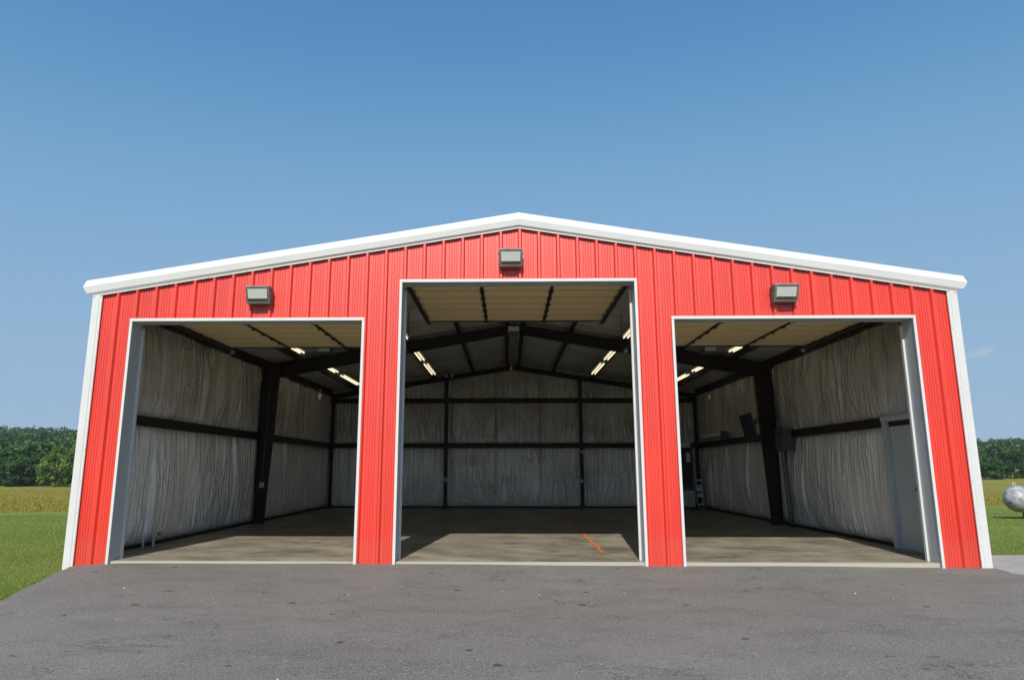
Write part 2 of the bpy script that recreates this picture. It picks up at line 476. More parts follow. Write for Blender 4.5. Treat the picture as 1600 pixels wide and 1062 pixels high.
field = mix(n, l, verge, hay, (0.155, 0.215, 0.045))
l.new(mix(n, l, edge, lawn, field), b.inputs['Base Color'])
b.inputs['Roughness'].default_value = 0.9
b.inputs['Specular IOR Level'].default_value = 0.15
bp = n.new('ShaderNodeBump'); bp.inputs['Strength'].default_value = 0.8; bp.inputs['Distance'].default_value = 0.06
l.new(pf, bp.inputs['Height']); l.new(bp.outputs[0], b.inputs['Normal'])
M['ground'] = m

def leafy(name, stops, transl=0.25):
    m, nt, n, l, b = new_mat(name)
    g = n.new('ShaderNodeNewGeometry')
    nz = noise_node(n, l, g.outputs['Position'], (0.16, 0.16, 0.16), 3, 0.6)
    f = math_node(n, l, 'ADD', math_node(n, l, 'MULTIPLY', g.outputs['Random Per Island'], 0.45), math_node(n, l, 'MULTIPLY', nz, 0.6))
    c = ramp(n, l, f, stops)
    l.new(c, b.inputs['Base Color'])
    b.inputs['Roughness'].default_value = 0.7
    b.inputs['Specular IOR Level'].default_value = 0.2
    tr = n.new('ShaderNodeBsdfTranslucent'); l.new(c, tr.inputs[0])
    mx = n.new('ShaderNodeMixShader'); mx.inputs[0].default_value = transl
    l.new(b.outputs[0], mx.inputs[1]); l.new(tr.outputs[0], mx.inputs[2])
    l.new(mx.outputs[0], nt.nodes['Material Output'].inputs[0])
    return m
M['leaf_dark'] = leafy('dark_oak_leaves', [(0.28, (0.013, 0.038, 0.011)), (0.5, (0.037, 0.093, 0.022)), (0.75, (0.088, 0.171, 0.037))])
M['leaf_bright'] = leafy('fresh_green_leaves', [(0.26, (0.033, 0.071, 0.014)), (0.46, (0.099, 0.178, 0.032)), (0.70, (0.171, 0.270, 0.052))])
M['leaf_olive'] = leafy('olive_green_leaves', [(0.2, (0.036, 0.068, 0.018)), (0.5, (0.066, 0.104, 0.026)), (0.8, (0.102, 0.137, 0.038))])
M['leaf_hill'] = leafy('hill_wood_leaves', [(0.30, (0.015, 0.043, 0.015)), (0.50, (0.040, 0.099, 0.031)), (0.72, (0.094, 0.181, 0.050))])
M['blade'] = leafy('mown_grass_blades', [(0.2, (0.123, 0.213, 0.031)), (0.5, (0.205, 0.287, 0.051)), (0.85, (0.344, 0.344, 0.115))], 0.3)
M['hay'] = leafy('tall_hay_blades', [(0.2, (0.209, 0.223, 0.031)), (0.55, (0.312, 0.268, 0.048)), (0.85, (0.409, 0.320, 0.089))], 0.3)
M['bark'] = mat('grey_brown_bark', (0.11, 0.085, 0.065), rough=0.9, var=0.5, vscale=(4, 4, 1))
M['bark_pale'] = mat('bleached_dead_wood', (0.26, 0.235, 0.20), rough=0.9, var=0.3)

# tank paint
m, nt, n, l, b = new_mat('weathered_silver_paint')
g = n.new('ShaderNodeTexCoord')
q1 = noise_node(n, l, g.outputs['Object'], (5, 5, 5), 7, 0.7, 0.4)
q2 = noise_node(n, l, g.outputs['Object'], (14, 14, 14), 5, 0.7)
c = ramp(n, l, q1, [(0.36, (0.10, 0.10, 0.115)), (0.50, (0.36, 0.36, 0.375)), (0.7, (0.50, 0.50, 0.515))])
c = mix(n, l, ramp(n, l, q2, [(0.30, (0.9, 0.9, 0.9)), (0.40, (0, 0, 0))]), c, (0.07, 0.065, 0.07))
l.new(c, b.inputs['Base Color']); b.inputs['Roughness'].default_value = 0.5; b.inputs['Metallic'].default_value = 0.0
M['tank'] = m

# ------------------------------------------------------------------ main sizes (metres)
XW = 6.79            # outer half width
LEN = 14.3           # length of the building
X0 = 0.0128          # line of the ridge rib
SL = 0.1612          # roof pitch
RED_TOP = 5.127      # top of the red wall at the ridge
HD, HC = 3.667, 4.280
DOORS = [(-6.146, -2.434, HD), (-1.889, 1.8405, HC), (2.3615, 6.1026, HD)]
def z_red(x): return RED_TOP - SL * abs(x)
def z_pur_bot(x): return 5.06 - SL * abs(x)
def z_roof(x): return 5.26 - SL * abs(x)

# ------------------------------------------------------------------ ground
def ground_z(x, y):
    r = np.sqrt((x + 0.2) ** 2 + (y + 10.4) ** 2)
    z = -0.10 - 0.0142 * np.clip(r - 9.0, 0, None)
    # the wooded hills behind
    z = np.where(r > 175, z + 0.0, z)
    hill_l = np.clip((r - 190) / 400, 0, 1.0)
    z = z + hill_l ** 1.15 * np.where(x < 20, 30.0, 21.0)
    z = z + 0.05 * vnoise(x * 0.15, y * 0.15, 3)
    return z

def axis(lo, hi, fine_lo, fine_hi, fine, growth=1.16):
    a = list(np.arange(fine_lo, fine_hi + 1e-6, fine))
    s = fine
    while a[-1] < hi: s *= growth; a.append(a[-1] + s)
    s = fine
    while a[0] > lo: s *= growth; a.insert(0, a[0] - s)
    return np.array(a)

def sheet(name, xs, ys, zf, m, mask=None, **kw):
    X, Y = np.meshgrid(xs, ys)
    V = np.stack([X.ravel(), Y.ravel(), zf(X, Y).ravel()], 1)
    nx = len(xs)
    i, j = np.meshgrid(np.arange(nx - 1), np.arange(len(ys) - 1))
    a = (j * nx + i).ravel()
    F = np.stack([a, a + 1, a + nx + 1, a + nx], 1)
    if mask is not None:
        c = V[F].mean(1)
        F = F[mask(c[:, 0], c[:, 1])]
    return mesh_obj(name, V, F, m, smooth=True)

def under_slab(X, Y):                   # the earth drops below the slab and the paving
    z = ground_z(X, Y)
    inside = (np.abs(X) < XW - 0.15) & (Y > 0.2) & (Y < LEN - 0.2)
    front = (Y < 0.3) & (X > asph_l(Y) + 0.12) & (X < asph_r(Y) - 0.12)
    pad = (X > XW - 0.2) & (X < 9.3) & (Y > -0.6) & (Y < 1.45)
    return np.where(inside | front | pad, z - 0.6, z)

def asph_l(Y): return -6.72 - 0.30 * np.clip(Y, -40, 0)
def asph_r(Y): return 6.78 + 0.05 * np.clip(Y, -40, 0) + np.clip(-Y - 0.6, 0, 3) * 3.0
def asph_z(X, Y):
    z = -0.016 + 0.0230 * np.clip(Y, -60, 0)
    z = z - 0.040 * np.clip((X + 7.3) / 14.0, 0, 1)
    z = z + 0.008 * vnoise(X * 0.6, Y * 0.6, 5)
    dl = X - asph_l(Y)
    z = z - 0.06 * np.exp(-np.clip(dl, 0, None) / 0.35)
    return z

gx = axis(-640, 640, -10, 10, 0.25)
gy = axis(-60, 640, -8, 18, 0.25)
o = sheet('ground', gx, gy, under_slab, M['ground'])
tag(o, kind='structure')

# asphalt: rows that follow its edges
rows = np.concatenate([np.arange(-14, -0.5, 0.25), np.arange(-0.5, -0.03, 0.05), [-0.03, 0.011]])
NX = 90
V = []
for y in rows:
    l0, r0 = float(asph_l(y)), float(asph_r(y))
    edge_n = 0.09 * vnoise(np.array([y * 1.7]), np.array([2.0]), 9)[0] + 0.05 * vnoise(np.array([y * 7]), np.array([5.0]), 9)[0]
    u = np.linspace(0, 1, NX)
    x = l0 + edge_n + (r0 - l0) * u
    zz = asph_z(x, np.full_like(x, y))
    V.append(np.stack([x, np.full_like(x, y), zz], 1))
V = np.concatenate(V)
F = [(j * NX + i, j * NX + i + 1, (j + 1) * NX + i + 1, (j + 1) * NX + i) for j in range(len(rows) - 1) for i in range(NX - 1)]
# skirt on both sides
nv = len(V); sk = []
for j in range(len(rows)):
    for i, s in ((0, -1), (NX - 1, 1)):
        p = V[j * NX + i]; sk.append((p[0] + s * 0.06, p[1], p[2] - 0.16))
V = np.concatenate([V, np.array(sk)])
for j in range(len(rows) - 1):
    F.append((nv + 2 * j, j * NX, (j + 1) * NX, nv + 2 * j + 2))
    F.append((j * NX + NX - 1, nv + 2 * j + 1, nv + 2 * j + 3, (j + 1) * NX + NX - 1))
o = mesh_obj('asphalt_apron', V, F, M['asphalt'], smooth=True)
tag(o, kind='structure')

# concrete floor slab with its orange line
o = MB().box(-XW + 0.03, XW - 0.03, 0.012, LEN - 0.03, -0.35, 0.0).build('concrete_floor', M['floor'])
tag(o, kind='structure'); floor = o
V = []
for k in range(60):
    y = 1.19 + (10.6 - 1.19) * k / 59
    x = 1.356 + 0.010 * (y - 1.19)
    w = 0.034 + 0.006 * math.sin(k * 1.7)
    V += [(x - w, y, 0.004), (x + w, y, 0.004)]
F = [(2 * k, 2 * k + 1, 2 * k + 3, 2 * k + 2) for k in range(59)]
mesh_obj('painted_line', V, F, M['orange'], floor)

# walkway slab to the side door and the strip of gravel beside it
mb = MB(); mb.hexa([(6.80, -0.12, -0.35), (7.4, -0.62, -0.35), (9.6, -0.75, -0.35), (9.6, 1.62, -0.35)], [(6.80, -0.12, -0.075), (7.4, -0.62, -0.085), (9.6, -0.75, -0.10), (9.6, 1.62, -0.085)])
mb.hexa([(6.80, -0.12, -0.35), (9.6, 1.62, -0.35), (9.0, 1.70, -0.35), (6.80, 1.70, -0.35)], [(6.80, -0.12, -0.075), (9.6, 1.62, -0.085), (9.0, 1.70, -0.085), (6.80, 1.70, -0.075)])
tag(mb.build('concrete_walkway', M['concrete']), kind='structure')
o = sheet('gravel_strip', np.linspace(6.9, 11, 40), np.linspace(-2.2, -0.3, 20), lambda X, Y: -0.125 + 0.012 * vnoise(X * 9, Y * 9, 4), M['gravel'])
tag(o, kind='structure')

# ------------------------------------------------------------------ the building
B = empty('metal_garage', (0, 0, 0), 'open red metal garage with white trim and three tall door bays', 'garage')

# ---- ribbed red wall panels of the front, three ribs (0.914 m) each
RIB = 0.3048
def prof_offsets():
    """(dx, out) over one pitch, from rib centre to rib centre"""
    h = 0.042
    pts = [(0.0, h), (0.016, h), (0.036, 0.0)]
    for c in (0.092, 0.132, 0.1724, 0.2124):
        pts += [(c - 0.007, 0.0), (c - 0.003, -0.007), (c + 0.003, -0.007), (c + 0.007, 0.0)]
    pts += [(0.2688, 0.0), (0.2888, h)]
    return pts
PROF = prof_offsets()

def front_bottom(x):
    for a, b_, h in DOORS:
        if a < x < b_: return h
    return -0.03 - 0.035 * max(0, min(1, (x + 6.8) / 13.6)) - 0.05

def panel(k0, k1, xmin, xmax):
    xs = []
    for k in range(k0, k1):
        for dx, h in PROF: xs.append((X0 + k * RIB + dx, h))
    xs.append((X0 + k1 * RIB, 0.042))
    def hh(x):
        for (a, ha), (b_, hb) in zip(xs, xs[1:]):
            if a <= x <= b_: return ha + (hb - ha) * (x - a) / max(1e-9, b_ - a)
        return 0.0
    cuts = sorted(set([x for x, _ in xs if xmin < x < xmax] + [xmin, xmax] + [e for d in DOORS for e in d[:2] if xmin < e < xmax] + ([0.0] if xmin < 0 < xmax else [])))
    V, F = [], []
    for a, b_ in zip(cuts, cuts[1:]):
        if b_ - a < 1e-5: continue
        zb = front_bottom((a + b_) / 2)
        i = len(V)
        ya, yb = -hh(a), -hh(b_)
        za, zc = z_red(a) + 0.03, z_red(b_) + 0.03
        nz = 3
        for s in range(nz + 1):
            t = s / nz
            V += [(a, ya, zb + (za - zb) * t), (b_, yb, zb + (zc - zb) * t)]
        for s in range(nz):
            F.append((i + 2 * s, i + 2 * s + 1, i + 2 * s + 3, i + 2 * s + 2))
    return V, F
for k in range(-24, 24, 3):
    a = max(X0 + k * RIB, -6.70); b_ = min(X0 + (k + 3) * RIB, 6.70)
    if b_ - a < 0.05: continue
    V, F = panel(k, k + 3, a, b_)
    mesh_obj('wall_panel', V, F, M['red'], B)

# screw heads along the bottom and over the door heads
mb = MB()
for k in range(-21, 22):
    for dx in (-0.055, 0.055):
        x = X0 + k * RIB + dx
        if abs(x) > 6.6: continue
        zb = front_bottom(x)
        zs = [zb + 0.11]
        if zb > 1: zs = [zb + 0.055]
        else: zs += [2.2]
        for z in zs: mb.box(x - 0.006, x + 0.006, -0.007, 0.001, z - 0.006, z + 0.006)
tag(mb.build('screw_heads', M['red'], B), kind='stuff')

# ---- corner trims
for s in (-1, 1):
    zb = -0.12 if s < 0 else -0.14
    pr = [(6.635, -0.028), (6.640, -0.040), (6.675, -0.040), (6.683, -0.048), (6.742, -0.048), (6.750, -0.040), (6.79, -0.040), (6.79, 0.16), (6.78, 0.16), (6.78, -0.028)]
    A = [(s * x, y, zb) for x, y in pr]; Bq = [(s * x, y, z_red(x) + 0.02) for x, y in pr]
    MB().loft(A, Bq).build('corner_trim', M['white'], B)

# ---- rake trims along both slopes and gutters along both eaves (one sculpted profile, mitred)
PRF = [(0.046, 0.0), (0.047, 0.020), (0.074, 0.050), (0.089, 0.148), (0.052, 0.262), (-0.10, 0.270)]
GUT = [0.004, 0.006, 0.085, 0.150, 0.120, -0.10]     # how far each line of the profile stands out at the eaves
def prof_run(P, name, mat_):
    V, F = [], []
    for ring in P: V += ring
    nn = len(PRF)
    for a in range(len(P) - 1):
        for i in range(nn - 1):
            F.append((a * nn + i, a * nn + i + 1, (a + 1) * nn + i + 1, (a + 1) * nn + i))
    o = mesh_obj(name, V, F, mat_, B)
    md = o.modifiers.new('solid', 'SOLIDIFY'); md.thickness = 0.003; md.offset = 0
    return o
ze = z_red(XW)
mb = MB()
for s in (-1, 1):
    for k in range(1, 11):
        x = 0.62 * k
        mb.box(s * x - 0.005, s * x + 0.005, -0.0505, -0.0465, z_red(x) + 0.006, z_red(x) + 0.016)
    for k in range(9):
        z = 0.25 + 0.46 * k
        mb.box(s * 6.655 - 0.005, s * 6.655 + 0.005, -0.043, -0.0395, z - 0.005, z + 0.005)
tag(mb.build('rivet_heads', M['galv'], B), kind='stuff')
for s in (-1, 1):
    # rake in two lengths with a lap joint
    for (xa, xb, lift) in ((0.0, 2.35, 0.0), (2.33, XW, -0.002)):
        rings = []
        for x in (xa, xb):
            ring = []
            for o_, h in PRF:
                if x == XW: ring.append((s * (XW + GUT[len(ring)]), -o_, ze + h))
                else: ring.append((s * x, -o_ - lift * 0.5, z_red(x) + h - lift))
            rings.append(ring)
        prof_run(rings, 'rake_trim', M['white'])
    rings = [[(s * (XW + g_), -o_, ze + h) for (o_, h), g_ in zip(PRF, GUT)], [(s * (XW + g_), LEN + 0.05, ze + h) for (o_, h), g_ in zip(PRF, GUT)]]
    prof_run(rings, 'gutter', M['white'])
    mesh_obj('gutter_end_cap', [(s * (XW + g_), -o_ - 0.0005, ze + h) for (o_, h), g_ in zip(PRF, GUT)] + [(s * (XW - 0.1), -0.02, ze + 0.0)], [tuple(range(len(PRF) + 1))], M['white'], B)

# ---- roof sheets, outer side walls, back wall
for s in (-1, 1):
    V, F = [], []
    nrib = int((LEN + 0.1) / RIB)
    for k in range(nrib + 1):
        y = 0.02 + k * RIB
        for dy, h in ((0, 0.03), (0.03, 0.0), (0.27, 0.0), (0.30, 0.03)):
            yy = min(y + dy, LEN + 0.05)
            V += [(0, yy, z_roof(0) + h + 0.03), (s * (XW + 0.05), yy, z_roof(XW + 0.05) + h + 0.03)]
    F = [(2 * i, 2 * i + 1, 2 * i + 3, 2 * i + 2) for i in range(len(V) // 2 - 1)]
    o = mesh_obj('roof_sheet', V, F, M['white'], B)
    V = []
    for k in range(nrib + 1):
        y = 0.10 + k * RIB
        for dy, h in ((0, 0.03), (0.03, 0.0), (0.27, 0.0), (0.30, 0.03)):
            yy = min(y + dy, LEN)
            V += [(s * (XW - 0.035 + h), yy, -0.1), (s * (XW - 0.035 + h), yy, z_red(XW) + 0.18)]
    F = [(2 * i, 2 * i + 1, 2 * i + 3, 2 * i + 2) for i in range(len(V) // 2 - 1)]
    mesh_obj('side_wall', V, F, M['red'], B)
mb = MB(); mb.v = [(-XW, LEN, -0.1), (XW, LEN, -0.1), (XW, LEN, z_roof(XW)), (0, LEN, z_roof(0)), (-XW, LEN, z_roof(XW))]; mb.f = [(0, 1, 2, 3, 4)]
mb.build('back_wall', M['red'], B)
for s in (-1, 1):
    mesh_obj('insulation_backing', [(s * 6.735, 0.06, 0.0), (s * 6.735, LEN - 0.02, 0.0), (s * 6.735, LEN - 0.02, 4.19), (s * 6.735, 0.06, 4.19)], [(0, 1, 2, 3)], M['vinyl'], B)
mesh_obj('insulation_backing', [(-6.73, LEN - 0.015, 0.0), (6.73, LEN - 0.015, 0.0), (6.73, LEN - 0.015, z_roof(6.73)), (0, LEN - 0.015, z_roof(0)), (-6.73, LEN - 0.015, z_roof(6.73))], [(0, 1, 2, 3, 4)], M['vinyl'], B)

# ---- door openings: white face trim, jamb linings and head linings
JD = 0.27
for (a, b_, h) in DOORS:
    for x, s in ((a, 1), (b_, -1)):
        x0, x1 = sorted((x - s * 0.004, x + s * 0.036))
        MB().box(x0, x1, -0.050, -0.030, -0.07, h - 0.036).build('jamb_trim', M['white'], B)
        xi = x + s * 0.030
        x0, x1 = sorted((x + s * 0.004, xi))
        mbj = MB().box(x0, x1, -0.029, JD, -0.04 if x < 6 else -0.06, h - 0.031)
        mbj.build('door_jamb', M['jamb'], B)
        # inner edge angle of the jamb
        x0, x1 = sorted((xi + s * 0.002, xi + s * 0.034))
        MB().box(x0, x1, JD - 0.02, JD + 0.03, 0.0, h - 0.10).build('track_angle', M['white'], B)
    MB().box(a - 0.004, b_ + 0.004, -0.052, -0.028, h - 0.036, h + 0.010).build('head_trim', M['white'], B)
    MB().box(a + 0.002, b_ - 0.002, -0.027, JD, h - 0.030, h - 0.004).build('head_lining', M['jamb'], B)

# ---- inner face of the front wall (pillars and heads)
def blanket(name, P0, U, Vv, Nn, w, h, seed, amp=0.02, bulge=0.05, step_u=0.045, step_v=0.09, mat_=None, parent=None, top_fn=None, vert=True):
    """a draped sheet: origin P0, axes U (width) and Vv (height), normal Nn into the room"""
    nu = max(4, int(w / step_u)); nvv = max(4, int(h / step_v))
    u = np.linspace(0, 1, nu + 1); v = np.linspace(0, 1, nvv + 1)
    UU, VV = np.meshgrid(u, v)
    hu = np.full_like(UU, h) if top_fn is None else top_fn(UU * w)
    s = UU * w; t = VV * hu
    bo = seed * 3.7
    wx = s + 0.11 * vnoise(s * 1.2 + bo, t * 1.1, 21) + 0.12 * (t - hu / 2) * vnoise(s * 0.7 + bo, t * 0.3, 22)
    ridge = lambda q, e: (1 - np.abs(q)) ** e
    soft = vnoise(wx * 2.2 + bo, t * 0.9, 25)
    m1 = np.clip(0.5 + 0.9 * vnoise(s * 0.9 + bo, t * 0.8, 26), 0, 1)
    fold = ridge(vnoise(wx * 6 + bo * 5, t * 0.40 + bo, 23), 6) * (0.4 + 0.6 * m1)
    fold2 = ridge(vnoise(wx * 15 + bo * 5, t * 1.1 + bo, 24), 4)
    da = math.copysign(1.0, math.sin(seed * 2.3))
    dg = ridge(vnoise((s + da * 0.45 * t) * 10 + bo, (t - da * 0.45 * s) * 1.3, 27), 4) * np.clip(vnoise(s * 1.1 + bo, t * 1.3, 28) * 1.6, 0, 1)
    env = np.clip(np.minimum(UU, 1 - UU) * w / 0.06, 0, 1)
    envv = np.clip(np.minimum(VV, 1 - VV) * hu / 0.10, 0, 1) ** 0.6
    dpt = bulge * (4 * VV * (1 - VV)) ** 0.45 * (0.75 + 0.35 * soft) + amp * env * envv * (1.25 * fold + 0.45 * fold2 + 0.8 * dg + 0.7 * soft)
    dpt = dpt * (0.35 + 0.65 * env)
    P0, U, Vv, Nn = (np.array(q, float) for q in (P0, U, Vv, Nn))
    pts = P0 + s[..., None] * U + t[..., None] * Vv + dpt[..., None] * Nn
    Vt = pts.reshape(-1, 3)
    i, j = np.meshgrid(np.arange(nu), np.arange(nvv))
    a = (j * (nu + 1) + i).ravel()
    F = np.stack([a, a + 1, a + nu + 2, a + nu + 1], 1)
    return mesh_obj(name, Vt, F, mat_ or M['vinyl'], parent or B, smooth=True)

G1, G2 = 2.21, 3.81          # girt heights
sd = 0
# side walls: seams every 1.83 m, split by the girt
for s in (-1, 1):
    y = 0.10
    while y < LEN - 0.1:
        y1 = min(y + 1.83, LEN - 0.05)
        for z0, z1 in ((0.07, G1 - 0.02), (G1 - 0.018, 4.12)):
            sd += 1
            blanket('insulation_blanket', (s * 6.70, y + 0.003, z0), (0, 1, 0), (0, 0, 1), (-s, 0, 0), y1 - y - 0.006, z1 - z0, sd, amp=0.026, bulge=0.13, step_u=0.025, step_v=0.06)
        y = y1
# back wall
x = -6.68
xs = [-6.68, -5.9, -4.07, -2.24, -0.62, 0.97, 2.62, 4.45, 6.1, 6.68]
for a, b_ in zip(xs, xs[1:]):
    for z0, z1 in ((0.09, G1 - 0.02), (G1 - 0.018, G2 - 0.02), (G2 - 0.018, None)):
        sd += 1
        if z1 is None:
            fn = (lambda z0_, a_: (lambda w_: np.maximum(z_pur_bot(a_ + w_) + 0.14 - z0_, 0.15)))(z0, a)
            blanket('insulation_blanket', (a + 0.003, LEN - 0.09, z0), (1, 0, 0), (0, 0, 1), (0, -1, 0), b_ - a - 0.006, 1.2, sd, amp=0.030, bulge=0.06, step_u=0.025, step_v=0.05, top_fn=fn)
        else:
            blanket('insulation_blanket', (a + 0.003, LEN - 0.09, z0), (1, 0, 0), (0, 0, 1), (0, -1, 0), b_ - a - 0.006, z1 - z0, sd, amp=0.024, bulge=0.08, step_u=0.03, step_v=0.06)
# front wall, room side
def plain_sheet(x0, x1, z0, z1fn):
    V = [(x0, 0.20, z0), (x1, 0.20, z0), (x1, 0.20, z1fn(x1)), (x0, 0.20, z1fn(x0))]
    if x0 < 0 < x1: V.insert(3, (0, 0.20, z1fn(0)))
    mesh_obj('insulation_blanket', V, [tuple(range(len(V)))], M['vinyl'], B)
top_in = lambda xx: z_roof(xx) - 0.03
edges = [(-6.70, DOORS[0][0]), (DOORS[0][1], DOORS[1][0]), (DOORS[1][1], DOORS[2][0]), (DOORS[2][1], 6.70)]
for a, b_ in edges: plain_sheet(a - 0.0 if a < -6 else a, b_, 0.0, top_in)
for a, b_, h in DOORS: plain_sheet(a, b_, h - 0.003, top_in)

# ---- girts (cold-formed Z shapes)
def z_bar(p0, p1, depth_dir, name='girt', h=0.20, fl=0.065, mat_=None):
    """horizontal bar p0->p1 with its web vertical; flanges along depth_dir"""
    p0, p1, d = Vector(p0), Vector(p1), Vector(depth_dir)
    up = Vector((0, 0, 1))
    mb = MB()
    def slab(a0, a1, z0, z1):
        A = [p0 + d * a0 + up * z0, p0 + d * a1 + up * z0, p0 + d * a1 + up * z1, p0 + d * a0 + up * z1]
        Bq = [p1 + d * a0 + up * z0, p1 + d * a1 + up * z0, p1 + d * a1 + up * z1, p1 + d * a0 + up * z1]
        mb.loft(A, Bq)
    return slab, mb
def girt(p0, p1, d, name='girt', dep=0.20):
    slab, mb = z_bar(p0, p1, d)
    slab(0.0, dep, -0.004, 0.004)             # web lies flat, from the wall into the room
    slab(dep, dep + 0.005, -0.165, 0.004)     # room side flange
    slab(dep - 0.02, dep, -0.171, -0.165)     # lip
    slab(0.0, 0.005, 0.004, 0.070)
    return mb.build(name, M['oxide'], B)
FY = 7.0
for s in (-1, 1):
    for y0, y1 in ((0.22, FY - 0.02), (FY + 0.02, LEN - 0.22)):
        if s > 0 and y0 < 1: y0 = 1.0
        girt((s * 6.76, y0, G1 + 0.035), (s * 6.76, y1, G1 + 0.035), (-s, 0, 0), dep=0.24)
        # eave strut
        slab, mb = z_bar((s * 6.76, y0 if y0 < 1 else 0.22 if y0 == 1.0 else y0, 4.05), (s * 6.76, y1, 4.05), (-s, 0, 0))
        slab(0.0, 0.006, -0.12, 0.10); slab(0.0, 0.20, -0.126, -0.12); slab(0.20, 0.206, -0.126, 0.10); slab(0.0, 0.20, 0.094, 0.10)
        mb.build('eave_strut', M['oxide'], B)
PX = (-2.40, 2.41)
for zz in (G1, G2):
    for a, b_ in ((-6.6, PX[0] - 0.04), (PX[0] + 0.04, PX[1] - 0.04), (PX[1] + 0.04, 6.6)):
        girt((a, LEN - 0.03, zz + 0.04), (b_, LEN - 0.03, zz + 0.04), (0, -1, 0))
# base angles
for s in (-1, 1):
    MB().box(*sorted((s * 6.63, s * 6.72)), 0.3, LEN - 0.05, 0.0, 0.05).build('base_angle', M['oxide'], B)
MB().box(-6.6, 6.6, LEN - 0.12, LEN - 0.04, 0.0, 0.06).build('base_angle', M['oxide'], B)

# ---- back wall posts and end rafter
def i_post(x, y, z0, z1, fl=0.13, dep=0.20):
    mb = MB()
    mb.box(x - fl / 2, x + fl / 2, y - 0.005, y + 0.004, z0, z1)
    mb.box(x - fl / 2, x + fl / 2, y + dep - 0.01, y + dep, z0, z1)
    mb.box(x - 0.005, x + 0.005, y + 0.004, y + dep - 0.01, z0, z1)
    mb.box(x - fl / 2 - 0.03, x + fl / 2 + 0.03, y - 0.04, y + dep + 0.001, z0 - 0.012 + 0.012, z0 + 0.014)
    return mb.build('end_post', M['oxide'], B)
for x in PX: i_post(x, LEN - 0.30, 0.0, z_pur_bot(x) - 0.16)
for s in (-1, 1):
    i_post(s * 6.48, LEN - 0.30, 0.0, z_pur_bot(6.48) - 0.16)
def rafter(y, depth_fn, name, x_in=0.0, x_out=6.56, fw=0.17):
    for s in (-1, 1):
        mb = MB(); N = 8
        ring = []
        xs_ = [x_in + (x_out - x_in) * k / N for k in range(N + 1)]
        for xa, xb in zip(xs_, xs_[1:]):
            ta, tb = z_pur_bot(xa), z_pur_bot(xb)
            ba, bb = ta - depth_fn(xa), tb - depth_fn(xb)
            A = lambda x, z, yy: (s * x, yy, z)
            for (za0, za1, zb0, zb1, w) in ((ta - 0.010, ta - 0.002, tb - 0.010, tb - 0.002, fw / 2), (ba, ba + 0.010, bb, bb + 0.010, fw / 2), (ba + 0.010, ta - 0.010, bb + 0.010, tb - 0.010, 0.004)):
                mb.loft([A(xa, za0, y - w), A(xa, za0, y + w), A(xa, za1, y + w), A(xa, za1, y - w)], [A(xb, zb0, y - w), A(xb, zb0, y + w), A(xb, zb1, y + w), A(xb, zb1, y - w)])
        # stiffeners and splice plates
        for xq in (x_in + 0.008, 2.9, 6.05):
            if xq < x_out:
                tq = z_pur_bot(xq); bq = tq - depth_fn(xq)
                mb.box(*sorted((s * (xq - 0.007), s * (xq + 0.007))), y - fw / 2 - 0.004, y + fw / 2 + 0.004, bq - 0.02 * (xq > 2), tq - 0.012)
        mb.build(name, M['oxide'], B)
rafter(FY, lambda x: 0.235 + 0.15 * min(1, x / 6.1), 'rafter', x_out=6.53)
rafter(LEN - 0.20, lambda x: 0.17, 'end_rafter', fw=0.12)
rafter(0.45, lambda x: 0.17, 'end_rafter', fw=0.12)
# tapered columns of the middle frame
for s in (-1, 1):
    mb = MB()
    zt = z_pur_bot(6.56) - 0.03
    xo = 6.56
    xi0, xi1 = 6.33, 6.13
    zk = 3.68
    def X_(x): return s * x
    def lf(xa0, xa1, xb0, xb1, w, z0, z1):
        mb.loft([(X_(xa0), FY - w, z0), (X_(xa1), FY - w, z0), (X_(xa1), FY + w, z0), (X_(xa0), FY + w, z0)], [(X_(xb0), FY - w, z1), (X_(xb1), FY - w, z1), (X_(xb1), FY + w, z1), (X_(xb0), FY + w, z1)])
    lf(xo, xo - 0.01, xo, xo - 0.01, 0.09, 0.014, zt)                 # outer flange
    lf(xi0 + 0.012, xi0, xi1 + 0.012, xi1, 0.09, 0.014, zk)           # inner flange, raking
    lf(xo - 0.01, xi0 + 0.012, xo - 0.01, xi1 + 0.012, 0.005, 0.014, zk)   # web
    lf(xo - 0.01, xi1 + 0.012, xo - 0.01, xi1 + 0.012, 0.0052, zk, zt)
    mb.box(*sorted((X_(xo + 0.01), X_(xi0 - 0.03))), FY - 0.11, FY + 0.11, 0.0, 0.014)
    mb.build('column', M['oxide'], B)

# ---- purlins and roof insulation between them
PUR = [0.25, 1.50, 2.92, 4.34, 5.70]
for s in (-1, 1):
    for x in PUR:
        for y0, y1 in ((0.22, FY - 0.01), (FY + 0.01, LEN - 0.10)):
            mb = MB()
            zb = z_pur_bot(x)
            for dx0, dx1, z0, z1 in ((-0.004, 0.004, 0.004, 0.165), (-0.10, 0.004, 0.0, 0.006), (-0.10, -0.094, 0.006, 0.026), (-0.004, 0.08, 0.165, 0.170)):
                mb.box(*sorted((s * (x + dx0), s * (x + dx1))), y0, y1, zb + z0, zb + z1)
            mb.build('purlin', M['oxide'], B)
    gaps = [0.0] + PUR + [6.62]
    for a, b_ in zip(gaps, gaps[1:]):
        for y0, y1 in ((0.12, FY), (FY, LEN - 0.08)):
            sd += 1
            za, zb = z_roof(a) - 0.045, z_roof(b_) - 0.045
            w = math.hypot(b_ - a, zb - za)
            U = np.array([s * (b_ - a) / w, 0, (zb - za) / w])
            Nn = np.array([s * (zb - za) / w, 0, -(b_ - a) / w])
            blanket('roof_insulation', (s * a, y0, za), U, (0, 1, 0), Nn, w, y1 - y0, sd, amp=0.016, bulge=0.05 if b_ - a > 0.5 else 0.02, step_u=0.12, step_v=0.09, mat_=M['vinyl_roof'])

